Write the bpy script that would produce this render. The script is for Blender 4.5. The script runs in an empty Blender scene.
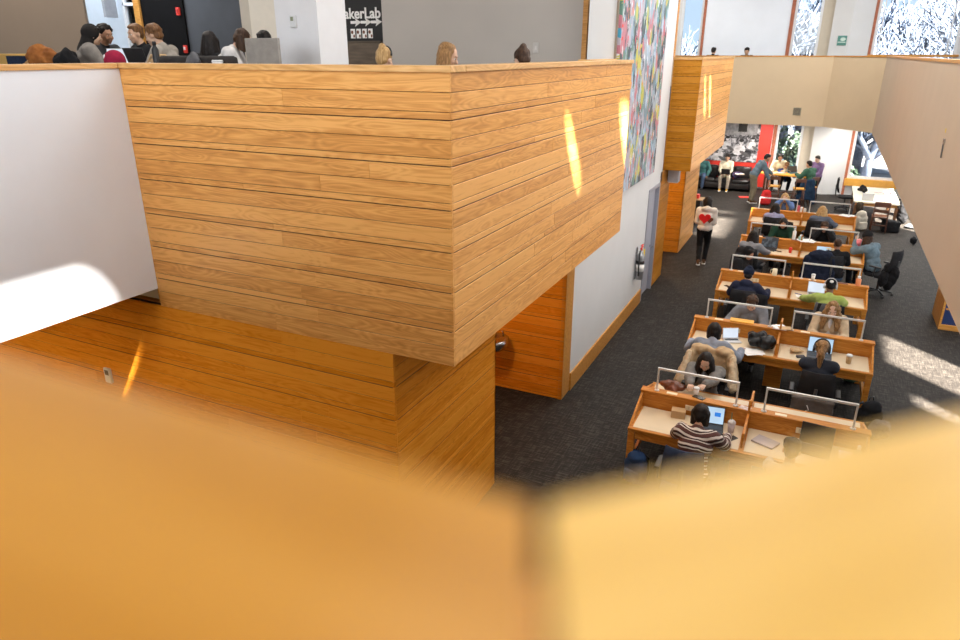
import bpy, bmesh, math, random
from mathutils import Vector, Matrix, noise
random.seed(7)
SC = bpy.context.scene
COL = SC.collection
PI = math.pi
V = Vector

# ------------------------------------------------------------------ materials
def _mat(name):
    m = bpy.data.materials.new(name); m.use_nodes = True
    nt = m.node_tree; b = nt.nodes['Principled BSDF']
    return m, nt, b
def _n(nt, t, **kw):
    n = nt.nodes.new(t)
    for k, v in kw.items():
        if k in n.inputs: n.inputs[k].default_value = v
        else: setattr(n, k, v)
    return n
def _ramp(nt, fac, stops):
    r = nt.nodes.new('ShaderNodeValToRGB'); e = r.color_ramp.elements
    while len(e) < len(stops): e.new(0.5)
    for i, (p, c) in enumerate(stops):
        e[i].position = p; e[i].color = (c[0], c[1], c[2], 1)
    nt.links.new(fac, r.inputs['Fac']); return r
def plain(name, c, rough=.6, var=.12, scale=6, metal=0, bump=0, bscale=60, spec=None, stretch=None, sheen=0):
    """a colour with slight procedural mottling and optional bump"""
    m, nt, b = _mat(name)
    tc = _n(nt, 'ShaderNodeTexCoord'); src = tc.outputs['Object']
    if stretch:
        mp = _n(nt, 'ShaderNodeMapping'); mp.inputs['Scale'].default_value = stretch
        nt.links.new(src, mp.inputs['Vector']); src = mp.outputs['Vector']
    no = _n(nt, 'ShaderNodeTexNoise', Scale=scale, Detail=4.0); nt.links.new(src, no.inputs['Vector'])
    r = _ramp(nt, no.outputs['Fac'], [(.3, [x*(1-var) for x in c]), (.7, [min(1, x*(1+var)) for x in c])])
    nt.links.new(r.outputs['Color'], b.inputs['Base Color'])
    b.inputs['Roughness'].default_value = rough; b.inputs['Metallic'].default_value = metal
    if spec is not None: b.inputs['Specular IOR Level'].default_value = spec
    if sheen: b.inputs['Sheen Weight'].default_value = sheen
    if bump:
        n2 = _n(nt, 'ShaderNodeTexNoise', Scale=bscale, Detail=3.0); nt.links.new(src, n2.inputs['Vector'])
        bp = _n(nt, 'ShaderNodeBump', Strength=bump, Distance=.01)
        nt.links.new(n2.outputs['Fac'], bp.inputs['Height']); nt.links.new(bp.outputs['Normal'], b.inputs['Normal'])
    return m
def fabric(name, c, c2=None, sc=220, rough=.92):
    m, nt, b = _mat(name)
    tc = _n(nt, 'ShaderNodeTexCoord')
    no = _n(nt, 'ShaderNodeTexNoise', Scale=sc, Detail=2.0); nt.links.new(tc.outputs['Object'], no.inputs['Vector'])
    n3 = _n(nt, 'ShaderNodeTexNoise', Scale=9.0, Detail=3.0); nt.links.new(tc.outputs['Object'], n3.inputs['Vector'])
    c2 = c2 or [x*.72 for x in c]
    r = _ramp(nt, n3.outputs['Fac'], [(.35, c2), (.65, c)])
    nt.links.new(r.outputs['Color'], b.inputs['Base Color'])
    b.inputs['Roughness'].default_value = rough; b.inputs['Specular IOR Level'].default_value = .2
    a = _n(nt, 'ShaderNodeMath', operation='ADD'); nt.links.new(no.outputs['Fac'], a.inputs[0])
    mu = _n(nt, 'ShaderNodeMath', operation='MULTIPLY'); mu.inputs[1].default_value = 3
    nt.links.new(n3.outputs['Fac'], mu.inputs[0]); nt.links.new(mu.outputs[0], a.inputs[1])
    bp = _n(nt, 'ShaderNodeBump', Strength=.35, Distance=.01)
    nt.links.new(a.outputs[0], bp.inputs['Height']); nt.links.new(bp.outputs['Normal'], b.inputs['Normal'])
    return m
def hairmat(name, c, c2):
    m, nt, b = _mat(name)
    tc = _n(nt, 'ShaderNodeTexCoord')
    mp = _n(nt, 'ShaderNodeMapping'); mp.inputs['Scale'].default_value = (90, 90, 9)
    nt.links.new(tc.outputs['Object'], mp.inputs['Vector'])
    no = _n(nt, 'ShaderNodeTexNoise', Scale=1.0, Detail=4.0, Distortion=.6); nt.links.new(mp.outputs['Vector'], no.inputs['Vector'])
    r = _ramp(nt, no.outputs['Fac'], [(.35, c2), (.65, c)])
    nt.links.new(r.outputs['Color'], b.inputs['Base Color'])
    b.inputs['Roughness'].default_value = .5; b.inputs['Specular IOR Level'].default_value = .22
    bp = _n(nt, 'ShaderNodeBump', Strength=.6, Distance=.006)
    nt.links.new(no.outputs['Fac'], bp.inputs['Height']); nt.links.new(bp.outputs['Normal'], b.inputs['Normal'])
    return m
def oak(name, ca, cb, cc, rough=.45, attr=True, coords='UV', scale=1.0, coat=.0, spec=.3):
    """long-grained oak; UV runs in metres, u along the board"""
    m, nt, b = _mat(name)
    tc = _n(nt, 'ShaderNodeTexCoord')
    src = tc.outputs[coords]
    mp = _n(nt, 'ShaderNodeMapping'); mp.inputs['Scale'].default_value = (1.3*scale, 22*scale, 22*scale)
    nt.links.new(src, mp.inputs['Vector'])
    n1 = _n(nt, 'ShaderNodeTexNoise', Scale=1.0, Detail=5.0, Roughness=.6, Distortion=1.2); nt.links.new(mp.outputs['Vector'], n1.inputs['Vector'])
    mp2 = _n(nt, 'ShaderNodeMapping'); mp2.inputs['Scale'].default_value = (4*scale, 190*scale, 190*scale)
    nt.links.new(src, mp2.inputs['Vector'])
    n2 = _n(nt, 'ShaderNodeTexNoise', Scale=1.0, Detail=2.0); nt.links.new(mp2.outputs['Vector'], n2.inputs['Vector'])
    # cathedral rings
    mp3 = _n(nt, 'ShaderNodeMapping'); mp3.inputs['Scale'].default_value = (1.1*scale, 8*scale, 8*scale)
    nt.links.new(src, mp3.inputs['Vector'])
    n3 = _n(nt, 'ShaderNodeTexNoise', Scale=1.0, Detail=1.0, Distortion=.3); nt.links.new(mp3.outputs['Vector'], n3.inputs['Vector'])
    mm = _n(nt, 'ShaderNodeMath', operation='MULTIPLY'); mm.inputs[1].default_value = 26; nt.links.new(n3.outputs['Fac'], mm.inputs[0])
    fr = _n(nt, 'ShaderNodeMath', operation='PINGPONG'); fr.inputs[1].default_value = 1; nt.links.new(mm.outputs[0], fr.inputs[0])
    a1 = _n(nt, 'ShaderNodeMath', operation='MULTIPLY_ADD'); a1.inputs[1].default_value = .22
    nt.links.new(fr.outputs[0], a1.inputs[0]); nt.links.new(n1.outputs['Fac'], a1.inputs[2])
    a2 = _n(nt, 'ShaderNodeMath', operation='MULTIPLY_ADD'); a2.inputs[1].default_value = .16
    nt.links.new(n2.outputs['Fac'], a2.inputs[0]); nt.links.new(a1.outputs[0], a2.inputs[2])
    last = a2.outputs[0]
    if attr:
        at = _n(nt, 'ShaderNodeAttribute'); at.attribute_name = 'board'
        a3 = _n(nt, 'ShaderNodeMath', operation='MULTIPLY_ADD'); a3.inputs[1].default_value = .34
        nt.links.new(at.outputs['Fac'], a3.inputs[0]); nt.links.new(last, a3.inputs[2]); last = a3.outputs[0]
    r = _ramp(nt, last, [(.40, ca), (.75, cb), (1.0 if attr else .95, cc)])
    nt.links.new(r.outputs['Color'], b.inputs['Base Color'])
    b.inputs['Roughness'].default_value = rough; b.inputs['Specular IOR Level'].default_value = spec
    if coat:
        b.inputs['Coat Weight'].default_value = coat; b.inputs['Coat Roughness'].default_value = .15
    return m
def emit(name, c, s, pattern=None):
    m, nt, b = _mat(name)
    b.inputs['Base Color'].default_value = (.02, .02, .02, 1); b.inputs['Roughness'].default_value = .2
    tc = _n(nt, 'ShaderNodeTexCoord')
    no = _n(nt, 'ShaderNodeTexNoise', Scale=pattern or 3.0, Detail=2.0); nt.links.new(tc.outputs['Object'], no.inputs['Vector'])
    r = _ramp(nt, no.outputs['Fac'], [(.4, c), (.6, [x*.85 for x in c])] if not pattern else [(.47, c), (.55, [x*.35 for x in c])])
    nt.links.new(r.outputs['Color'], b.inputs['Emission Color']); b.inputs['Emission Strength'].default_value = s
    return m
def glassmat(name, tint=(.95, .98, 1)):
    m, nt, b = _mat(name); nt.nodes.remove(b); out = nt.nodes['Material Output']
    t = _n(nt, 'ShaderNodeBsdfTransparent'); t.inputs[0].default_value = (*tint, 1)
    g = _n(nt, 'ShaderNodeBsdfGlossy'); g.inputs['Roughness'].default_value = .02
    f = _n(nt, 'ShaderNodeFresnel', IOR=1.45); mx = _n(nt, 'ShaderNodeMixShader')
    nt.links.new(f.outputs[0], mx.inputs[0]); nt.links.new(t.outputs[0], mx.inputs[1]); nt.links.new(g.outputs[0], mx.inputs[2])
    nt.links.new(mx.outputs[0], out.inputs['Surface']); return m

M = {}
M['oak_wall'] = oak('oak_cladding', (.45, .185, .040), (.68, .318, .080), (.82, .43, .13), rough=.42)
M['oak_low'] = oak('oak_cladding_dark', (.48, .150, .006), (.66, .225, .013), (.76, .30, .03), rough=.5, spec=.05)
M['oak_shaded'] = oak('oak_cladding_shade', (.30, .11, .006), (.42, .165, .012), (.52, .22, .026), rough=.45, spec=.12)  # low oak again, with the shade on the far box painted into its tone
M['oak_cap'] = oak('oak_cap', (.52, .27, .08), (.70, .40, .15), (.80, .5, .22), attr=False, rough=.35)
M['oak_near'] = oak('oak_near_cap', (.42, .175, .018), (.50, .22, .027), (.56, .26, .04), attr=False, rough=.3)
M['oak_near_lit'] = oak('oak_near_cap_lit', (.64, .36, .075), (.72, .43, .10), (.78, .48, .13), attr=False, rough=.3)  # near cap oak again, the brighter light on the right board painted in
M['oak_desk'] = oak('oak_desk', (.36, .12, .016), (.52, .205, .032), (.62, .28, .06), attr=False, spec=.2, rough=.4, coords='Object')
M['oak_trim'] = oak('oak_trim', (.40, .17, .03), (.58, .27, .06), (.66, .34, .10), attr=False, rough=.4, coords='Object')
M['groove'] = plain('groove_shade', (.045, .02, .008), .9)  # backing between boards; the shade in the grooves is painted as this dark tone
M['laminate'] = plain('beige_laminate', (.66, .54, .37), .45, .05, 3)
M['white'] = plain('white_paint', (.68, .69, .70), .6, .02, 2)
M['white_cool'] = plain('white_paint_cool', (.83, .89, .98), .6, .02, 2)
M['beige'] = plain('beige_paint', (.50, .395, .29), .65, .03, 1.5)
M['beige_warm'] = plain('beige_paint_warm', (.60, .47, .31), .65, .03, 1.5)
M['taupe'] = plain('taupe_paint', (.25, .19, .14), .7, .03, 1.5)
M['taupe2'] = plain('taupe_paint_light', (.42, .34, .27), .7, .03, 1.5)
M['grey_wall'] = plain('grey_paint', (.40, .37, .34), .65, .03, 1.5)
M['black_wall'] = plain('black_paint', (.006, .0055, .006), .9, .1, spec=.1)
M['slate_wall'] = plain('slate_paint', (.06, .064, .075), .8, .1, 2)
M['ceiling'] = plain('ceiling_paint', (.8, .8, .8), .8, .02)
M['metal'] = plain('brushed_metal', (.62, .62, .63), .3, .05, 30, metal=1)
M['rail'] = plain('rail_aluminium', (.68, .67, .65), .35, .05, 30, metal=.3)
M['steel'] = plain('steel', (.55, .57, .6), .25, .05, 30, metal=1)
M['black_plastic'] = plain('black_plastic', (.02, .02, .022), .45)
M['dark_plastic'] = plain('dark_grey_plastic', (.06, .06, .065), .5)
M['black_mesh'] = fabric('black_mesh_fabric', (.022, .022, .025), sc=400)
M['navy_fab'] = fabric('navy_fabric', (.03, .045, .09))
M['cream'] = plain('cream_plastic', (.78, .68, .48), .4, .03)
M['paper'] = plain('paper', (.85, .84, .82), .8, .03)
M['brick'] = plain('brick_edge', (.40, .14, .08), .9, .35, 14, stretch=(1, 1, 3))
M['red'] = plain('red_panel', (.75, .045, .03), .5, .05)
M['glass'] = glassmat('window_glass')
M['frame_white'] = plain('white_frame', (.75, .78, .82), .4, .03)

# ------------------------------------------------------------------ mesh building
class B:
    def __init__(s): s.bm = bmesh.new()
    def _fin(s, vs, mat):
        fs = set()
        for v in vs:
            for f in v.link_faces: fs.add(f)
        for f in fs: f.material_index = mat
        return vs
    def box(s, x0, x1, y0, y1, z0, z1, mat=0, bev=0, M4=None):
        g = bmesh.ops.create_cube(s.bm, size=1)['verts']
        for v in g: v.co = V(((x0+x1)/2+v.co.x*(x1-x0), (y0+y1)/2+v.co.y*(y1-y0), (z0+z1)/2+v.co.z*(z1-z0)))
        if bev:
            es = {e for v in g for e in v.link_edges}
            r = bmesh.ops.bevel(s.bm, geom=list(es), offset=bev, segments=2, affect='EDGES', profile=.5)
            g = r['verts']
            g = list({v for f in r['faces'] for v in f.verts} | {v for v in g})
            fs = set(); st = list(g); seen = set(g)
            while st:
                v = st.pop()
                for e in v.link_edges:
                    o = e.other_vert(v)
                    if o not in seen: seen.add(o); st.append(o)
            g = list(seen)
        if M4 is not None:
            for v in g: v.co = M4 @ v.co
        return s._fin(g, mat)
    def cyl(s, p0, p1, r0, r1=None, seg=12, mat=0, caps=True):
        p0, p1 = V(p0), V(p1); r1 = r0 if r1 is None else r1
        d = p1-p0; L = d.length
        if L < 1e-6: return []
        g = bmesh.ops.create_cone(s.bm, cap_ends=caps, segments=seg, radius1=max(r0, 1e-5), radius2=max(r1, 1e-5), depth=L)['verts']
        q = d.to_track_quat('Z', 'Y'); c = (p0+p1)/2
        for v in g: v.co = q @ v.co + c
        return s._fin(g, mat)
    def tube(s, pts, r, seg=8, mat=0, closed=False):
        pts = [V(p) for p in pts]; n = len(pts); rings = []
        rr = r if isinstance(r, (list, tuple)) else [r]*n
        up = None
        for i, p in enumerate(pts):
            a = pts[(i-1) % n] if (i or closed) else pts[0]; b_ = pts[(i+1) % n] if (i < n-1 or closed) else pts[-1]
            t = (b_-a).normalized()
            if up is None: up = V((0, 0, 1)) if abs(t.z) < .9 else V((1, 0, 0))
            x = t.cross(up).normalized(); up = x.cross(t).normalized()
            rings.append([s.bm.verts.new(p+rr[i]*(x*math.cos(2*PI*k/seg)+up*math.sin(2*PI*k/seg))) for k in range(seg)])
        m = n if closed else n-1
        for i in range(m):
            A, C = rings[i], rings[(i+1) % n]
            for k in range(seg):
                f = s.bm.faces.new((A[k], A[(k+1) % seg], C[(k+1) % seg], C[k])); f.material_index = mat; f.smooth = True
        if not closed:
            f = s.bm.faces.new(rings[0][::-1]); f.material_index = mat
            f = s.bm.faces.new(rings[-1]); f.material_index = mat
    def lathe(s, prof, c=(0, 0, 0), seg=24, mat=0):
        c = V(c); rings = []
        for (r, z) in prof:
            rings.append([s.bm.verts.new(c+V((max(r, 1e-4)*math.cos(2*PI*k/seg), max(r, 1e-4)*math.sin(2*PI*k/seg), z))) for k in range(seg)])
        for i in range(len(rings)-1):
            for k in range(seg):
                f = s.bm.faces.new((rings[i][k], rings[i][(k+1) % seg], rings[i+1][(k+1) % seg], rings[i+1][k])); f.material_index = mat; f.smooth = True
        s.bm.faces.new(rings[0][::-1]).material_index = mat; s.bm.faces.new(rings[-1]).material_index = mat
    def prism(s, poly, z0, z1, mat=0):
        """poly: xy outline, extruded in z"""
        a = [s.bm.verts.new((x, y, z0)) for x, y in poly]; b = [s.bm.verts.new((x, y, z1)) for x, y in poly]
        n = len(poly)
        s.bm.faces.new(a[::-1]).material_index = mat; s.bm.faces.new(b).material_index = mat
        for i in range(n):
            s.bm.faces.new((a[i], a[(i+1) % n], b[(i+1) % n], b[i])).material_index = mat
        return a+b
    def sph(s, c, r, R=None, mat=0, u=14, w=10):
        """ellipsoid, radii r (number or triple), rotated by R"""
        rx, ry, rz = (r, r, r) if isinstance(r, (int, float)) else r
        c = V(c); nv = s.bm.verts.new; nf = s.bm.faces.new
        def tr(x, y, z):
            p = V((x*rx, y*ry, z*rz)); return nv((R @ p if R is not None else p)+c)
        top, bot = tr(0, 0, 1), tr(0, 0, -1)
        rings = [[tr(math.sin(PI*j/w)*math.cos(2*PI*i/u), math.sin(PI*j/w)*math.sin(2*PI*i/u), math.cos(PI*j/w)) for i in range(u)] for j in range(1, w)]
        fs = []
        for i in range(u):
            k = (i+1) % u; fs.append(nf((top, rings[0][i], rings[0][k]))); fs.append(nf((bot, rings[-1][k], rings[-1][i])))
            for j in range(w-2): fs.append(nf((rings[j][i], rings[j+1][i], rings[j+1][k], rings[j][k])))
        for f in fs: f.smooth = True; f.material_index = mat
        return [top, bot]+[v for r in rings for v in r]
    def cap(s, p0, r0, p1, r1, mat=0, u=12, w=8):
        """tapered capsule"""
        p0, p1 = V(p0), V(p1)
        s.sph(p0, r0, mat=mat, u=u, w=w); s.sph(p1, r1, mat=mat, u=u, w=w)
        s.cyl(p0, p1, r0, r1, seg=u, mat=mat)
    def mesh(s, name, smooth=False):
        bmesh.ops.recalc_face_normals(s.bm, faces=s.bm.faces)
        me = bpy.data.meshes.new(name); s.bm.to_mesh(me); s.bm.free()
        if smooth: me.shade_smooth()
        return me
    def build(s, name, mats, parent=None, smooth=False, loc=None):
        me = s.mesh(name, smooth)
        if not isinstance(mats, (list, tuple)): mats = [mats]
        for m in mats: me.materials.append(M[m] if isinstance(m, str) else m)
        o = bpy.data.objects.new(name, me); COL.objects.link(o)
        if parent is not None: o.parent = parent
        if loc is not None: o.location = loc
        return o
def tag(o, label=None, cat=None, group=None, kind=None):
    if label: o['label'] = label
    if cat: o['category'] = cat
    if group: o['group'] = group
    if kind: o['kind'] = kind
    return o
def struct(o): o['kind'] = 'structure'; return o
def empty(name, loc=(0, 0, 0), rz=0, label=None, cat=None, group=None):
    o = bpy.data.objects.new(name, None); COL.objects.link(o); o.location = loc; o.rotation_euler = (0, 0, rz)
    o.empty_display_size = .1
    return tag(o, label, cat, group)
def copy_tree(o, parent=None):
    c = o.copy(); COL.objects.link(c); c.parent = parent
    for ch in list(o.children): copy_tree(ch, c)
    return c
def place(o, loc, rz=0, label=None, group=None):
    o.location = loc; o.rotation_euler.z = rz
    if label: o['label'] = label
    if group: o['group'] = group
    return o

def boards(name, p0, p1, z0, z1, out, mat='oak_wall', parent=None, seedv=1, pattern=(.135, .135, .0575), thick=.02, top_phase=0):
    """oak cladding between floor points p0 and p1 (xy), z0..z1; boards run along; out = outward normal (xy)"""
    rnd = random.Random(seedv)
    p0, p1 = V((*p0, 0)), V((*p1, 0)); L = (p1-p0).length; d = (p1-p0).normalized(); n = V((*out, 0))
    bm = bmesh.new(); uvl = bm.loops.layers.uv.new('UVMap'); bl = bm.faces.layers.float.new('board')
    def slab(u0, u1, a, b, off0, off1, val, mi, bev=.003):
        uo, vo = rnd.uniform(0, 60), rnd.uniform(0, 60)
        def P(u, z, o): return p0+d*u+n*o+V((0, 0, z))
        # outer face inset by bevel
        O = [bm.verts.new(P(u0+bev*.5, a+bev, off1)), bm.verts.new(P(u1-bev*.5, a+bev, off1)), bm.verts.new(P(u1-bev*.5, b-bev, off1)), bm.verts.new(P(u0+bev*.5, b-bev, off1))]
        I = [bm.verts.new(P(u0, a, off1-bev)), bm.verts.new(P(u1, a, off1-bev)), bm.verts.new(P(u1, b, off1-bev)), bm.verts.new(P(u0, b, off1-bev))]
        K = [bm.verts.new(P(u0, a, off0)), bm.verts.new(P(u1, a, off0)), bm.verts.new(P(u1, b, off0)), bm.verts.new(P(u0, b, off0))]
        fs = [bm.faces.new(O), bm.faces.new(K[::-1])]
        for X, Y in ((O, I), (I, K)):
            for i in range(4): fs.append(bm.faces.new((X[i], Y[i], Y[(i+1) % 4], X[(i+1) % 4])))
        for f in fs:
            f.material_index = mi; f[bl] = val
            for lp in f.loops:
                q = lp.vert.co-p0; lp[uvl].uv = (q.dot(d)+uo, q.z+vo+q.dot(n))
    slab(.022, L-.022, z0+.004, z1-.004, -.05, thick-.005, .5, 1, .0005)
    z = z1; k = top_phase
    gap = .0075
    while z > z0+.01:
        h = pattern[k % len(pattern)]; zb = max(z0, z-h)
        if zb-z0 < .03: zb = z0
        u = 0
        while u < L-1e-4:
            ln = rnd.uniform(1.3, 4.2); ue = u+ln
            if L-ue < .6: ue = L
            slab(u if u == 0 else u+.0012, ue, zb+(gap if k % 3 == 2 else .0035), z-.0005, 0, thick, rnd.random(), 0)
            u = ue
        z = zb; k += 1
    bmesh.ops.recalc_face_normals(bm, faces=bm.faces)
    me = bpy.data.meshes.new(name); bm.to_mesh(me); bm.free()
    me.materials.append(M[mat]); me.materials.append(M['groove'])
    o = bpy.data.objects.new(name, me); COL.objects.link(o)
    if parent: o.parent = parent
    return o
def uvbox(name, x0, x1, y0, y1, z0, z1, mat, along='x', parent=None, bev=.004):
    b = B(); b.box(x0, x1, y0, y1, z0, z1, bev=bev)
    bm = b.bm; uvl = bm.loops.layers.uv.new('UVMap')
    for f in bm.faces:
        for lp in f.loops:
            c = lp.vert.co
            lp[uvl].uv = (c.x, c.y+c.z) if along == 'x' else (c.y, c.x+c.z)
    return b.build(name, mat, parent)
def uvprism(name, poly, z0, z1, mat, ang, parent=None):
    b = B(); b.prism(poly, z0, z1); bm = b.bm; uvl = bm.loops.layers.uv.new('UVMap')
    ca, sa = math.cos(ang), math.sin(ang)
    for f in bm.faces:
        for lp in f.loops:
            c = lp.vert.co; lp[uvl].uv = (c.x*ca+c.y*sa, -c.x*sa+c.y*ca+c.z)
    return b.build(name, mat, parent)
# ================================================================== SETTING
CAPZ = 4.917; SOF = 2.61; UF = 3.85; FW = 29.5; RX = 4.0; ROOF = 8.6
# ---- floor
def carpet():
    m, nt, b = _mat('woven_carpet')
    tc = _n(nt, 'ShaderNodeTexCoord')
    outs = []
    for sc in ((5, 55, 1), (48, 4, 1)):
        mp = _n(nt, 'ShaderNodeMapping'); mp.inputs['Scale'].default_value = sc
        nt.links.new(tc.outputs['Object'], mp.inputs['Vector'])
        no = _n(nt, 'ShaderNodeTexNoise', Scale=1.0, Detail=2.0); nt.links.new(mp.outputs['Vector'], no.inputs['Vector']); outs.append(no.outputs['Fac'])
    mx = _n(nt, 'ShaderNodeMath', operation='MULTIPLY_ADD'); mx.inputs[1].default_value = .6
    nt.links.new(outs[1], mx.inputs[0]); nt.links.new(outs[0], mx.inputs[2])
    ch = _n(nt, 'ShaderNodeTexNoise', Scale=1.6, Detail=3.0); nt.links.new(tc.outputs['Object'], ch.inputs['Vector'])
    ad = _n(nt, 'ShaderNodeMath', operation='MULTIPLY_ADD'); ad.inputs[1].default_value = .15; nt.links.new(ch.outputs['Fac'], ad.inputs[0]); nt.links.new(mx.outputs[0], ad.inputs[2])
    r = _ramp(nt, ad.outputs[0], [(.72, (.0088, .0070, .0058)), (.94, (.021, .0175, .0150)), (1.1, (.046, .040, .034))])
    nt.links.new(r.outputs['Color'], b.inputs['Base Color']); b.inputs['Roughness'].default_value = .7
    b.inputs['Specular IOR Level'].default_value = .22
    bp = _n(nt, 'ShaderNodeBump', Strength=.4, Distance=.004); nt.links.new(mx.outputs[0], bp.inputs['Height']); nt.links.new(bp.outputs['Normal'], b.inputs['Normal'])
    return m
M['carpet'] = carpet()
b = B(); b.box(-17, RX, -6, FW, -.2, 0); struct(b.build('floor', 'carpet'))
M['carpet_up'] = plain('upper_carpet', (.06, .055, .05), .9, .2, 20)
# ---- upper floor slabs
def slab(name, poly, z0=SOF+.02, z1=UF, mats=('ceiling', 'carpet_up')):
    b = B(); b.prism(poly, z0, z1)
    for f in b.bm.faces:
        f.normal_update()
        f.material_index = 1 if f.normal.z > .9 else 0
    return struct(b.build(name, list(mats)))
slab('floor_upper_left', [(-17, 4.62), (-2.5, 4.62), (-2.5, 9.5), (-3.1, 9.5), (-3.1, 15.6), (-2.6, 15.6), (-2.6, 20.6), (-4.0, 20.6), (-4.0, 27.62), (-17, 27.62)])
slab('floor_upper_balcony', [(-17, -6), (-5.9, -6), (-5.9, 4.62), (-17, 4.62)], z0=2.83)
slab('floor_upper_far', [(-17, 27.62), (-.1, 27.62), (1.5, 26.05), (RX, 26.05), (RX, FW), (-17, FW)])
slab('floor_upper_right', [(1.55, 1.4), (2.6, 1.4), (2.6, 26.05), (1.55, 26.05)])
slab('floor_upper_near', [(-5.9, -6), (RX, -6), (RX, 1.4), (1.55, 1.4), (.1, -.05), (-5.9, -.05)])

# ---- the big oak clad box (balcony front) and its parapet cap
struct(boards('wall_oak_box_front', (-5.76, 4.51), (-2.41, 4.51), SOF, CAPZ-.045, (0, -1), seedv=11)).location.y = .02
struct(boards('wall_oak_box_side', (-2.43, 4.532), (-2.43, 9.62), SOF, CAPZ-.045, (1, 0), seedv=23))
b = B(); b.box(-5.86, -2.47, 4.58, 4.66, SOF, CAPZ-.05); b.box(-2.55, -2.47, 4.58, 9.60, SOF, CAPZ-.05); b.box(-3.05, -2.47, 9.52, 9.60, SOF, CAPZ-.05)
b.box(-5.86, -2.45, 4.58, 9.6, SOF, SOF+.018)
struct(b.build('wall_oak_box_core', 'oak_trim'))
struct(uvbox('trim_1', -5.90, -2.39, 4.49, 4.72, CAPZ-.045, CAPZ, 'oak_cap', 'x'))
struct(uvbox('trim_2', -2.60, -2.39, 4.725, 9.64, CAPZ-.045, CAPZ, 'oak_cap', 'y'))
struct(uvbox('trim_3', -3.10, -2.605, 9.44, 9.64, CAPZ-.045, CAPZ, 'oak_cap', 'x'))
struct(uvbox('trim_4', -3.16, -2.97, 9.64, 10.9, CAPZ-.045, CAPZ, 'oak_cap', 'y'))
# ---- oak walls below
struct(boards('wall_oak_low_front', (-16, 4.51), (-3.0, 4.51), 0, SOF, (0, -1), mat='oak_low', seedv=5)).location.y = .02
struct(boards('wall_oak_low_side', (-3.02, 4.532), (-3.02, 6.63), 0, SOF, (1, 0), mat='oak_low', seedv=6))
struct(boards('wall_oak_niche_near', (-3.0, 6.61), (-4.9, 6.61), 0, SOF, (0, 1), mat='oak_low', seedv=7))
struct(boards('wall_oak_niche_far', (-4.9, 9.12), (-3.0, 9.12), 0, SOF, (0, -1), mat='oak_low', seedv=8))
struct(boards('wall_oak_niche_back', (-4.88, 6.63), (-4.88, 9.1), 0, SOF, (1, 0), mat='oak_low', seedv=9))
b = B(); b.box(-16, -3.07, 4.6, 6.55, 0, SOF); struct(b.build('wall_core_near', 'oak_trim'))
b = B(); b.box(-3.06, -3.0, 9.10, 9.46, 0, SOF); struct(b.build('trim_5', 'oak_trim'))
b = B(); b.box(-3.02, -2.975, 9.46, 14.08, 0, .30, bev=.006); struct(b.build('baseboard_left', 'oak_trim'))
# ---- white wall with the painting; runs up past the box
b = B(); b.box(-3.2, -3.0, 9.46, 14.12, 0, CAPZ-.05); b.box(-3.2, -3.0, 10.9, 15.3, CAPZ-.05, ROOF); b.box(-3.2, -3.0, 14.12, 15.3, 2.40, CAPZ-.05)
b.box(-3.6, -3.2, 15.1, 15.3, UF, ROOF)
struct(b.build('wall_left', 'white'))
b = B(); b.box(-3.03, -2.985, 15.3, 15.42, CAPZ, ROOF); b.box(-3.2, -3.03, 15.3, 15.36, CAPZ, ROOF); struct(b.build('trim_6', 'oak_trim'))
# ---- grey metal door in the white wall
d = B(); d.box(-3.12, -3.07, 14.2, 15.08, 0, 2.32); dd = struct(d.build('door_1', plain('door_grey', (.42, .43, .50), .4, .03)))
f = B(); f.box(-3.2, -2.985, 14.12, 14.19, 0, 2.40); f.box(-3.2, -2.985, 15.08, 15.15, 0, 2.40); f.box(-3.2, -2.985, 14.19, 15.08, 2.33, 2.40)
f.build('door_frame', plain('door_frame_grey', (.33, .34, .40), .4, .03), dd)
h = B(); h.cyl((-3.07, 14.98, 1.02), (-3.0, 14.98, 1.02), .012); h.cyl((-3.0, 14.98, 1.02), (-3.0, 14.86, 1.02), .011); h.cyl((-3.07, 14.98, 1.02), (-3.055, 14.98, 1.02), .028); h.build('door_handle', 'steel', dd)
# ---- second oak box and the walls under it
struct(boards('wall_oak_far_box_front', (-3.02, 15.5), (-2.45, 15.5), SOF, CAPZ-.045, (0, -1), mat='oak_shaded', seedv=31)).location.y = .02
struct(boards('wall_oak_far_box_side', (-2.47, 15.522), (-2.47, 20.7), SOF, CAPZ-.045, (1, 0), seedv=32))
b = B(); b.box(-3.05, -2.52, 15.57, 20.65, SOF, UF); b.box(-2.6, -2.52, 15.57, 20.65, UF, CAPZ-.05); b.box(-3.02, -2.6, 15.57, 15.65, UF, CAPZ-.05); b.box(-3.2, -2.5, 20.6, 20.7, SOF, CAPZ-.05)
struct(b.build('wall_far_box_core', 'oak_trim'))
struct(uvbox('trim_7', -3.03, -2.43, 15.48, 15.68, CAPZ-.045, CAPZ, 'oak_cap', 'x'))
struct(uvbox('trim_8', -2.64, -2.43, 15.685, 20.75, CAPZ-.045, CAPZ, 'oak_cap', 'y'))
struct(boards('wall_oak_far_pier', (-3.02, 15.15), (-3.02, 16.25), 0, SOF, (1, 0), mat='oak_shaded', seedv=33))
struct(boards('wall_oak_far_niche', (-4.6, 18.42), (-3.0, 18.42), 0, SOF, (0, -1), mat='oak_shaded', seedv=34))
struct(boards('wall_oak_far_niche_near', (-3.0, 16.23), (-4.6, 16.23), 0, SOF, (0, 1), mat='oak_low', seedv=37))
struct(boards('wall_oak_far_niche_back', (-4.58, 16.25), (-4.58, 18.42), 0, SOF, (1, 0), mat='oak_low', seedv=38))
struct(boards('wall_oak_far_side', (-3.02, 18.4), (-3.02, 20.6), 0, SOF, (1, 0), seedv=35))
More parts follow.
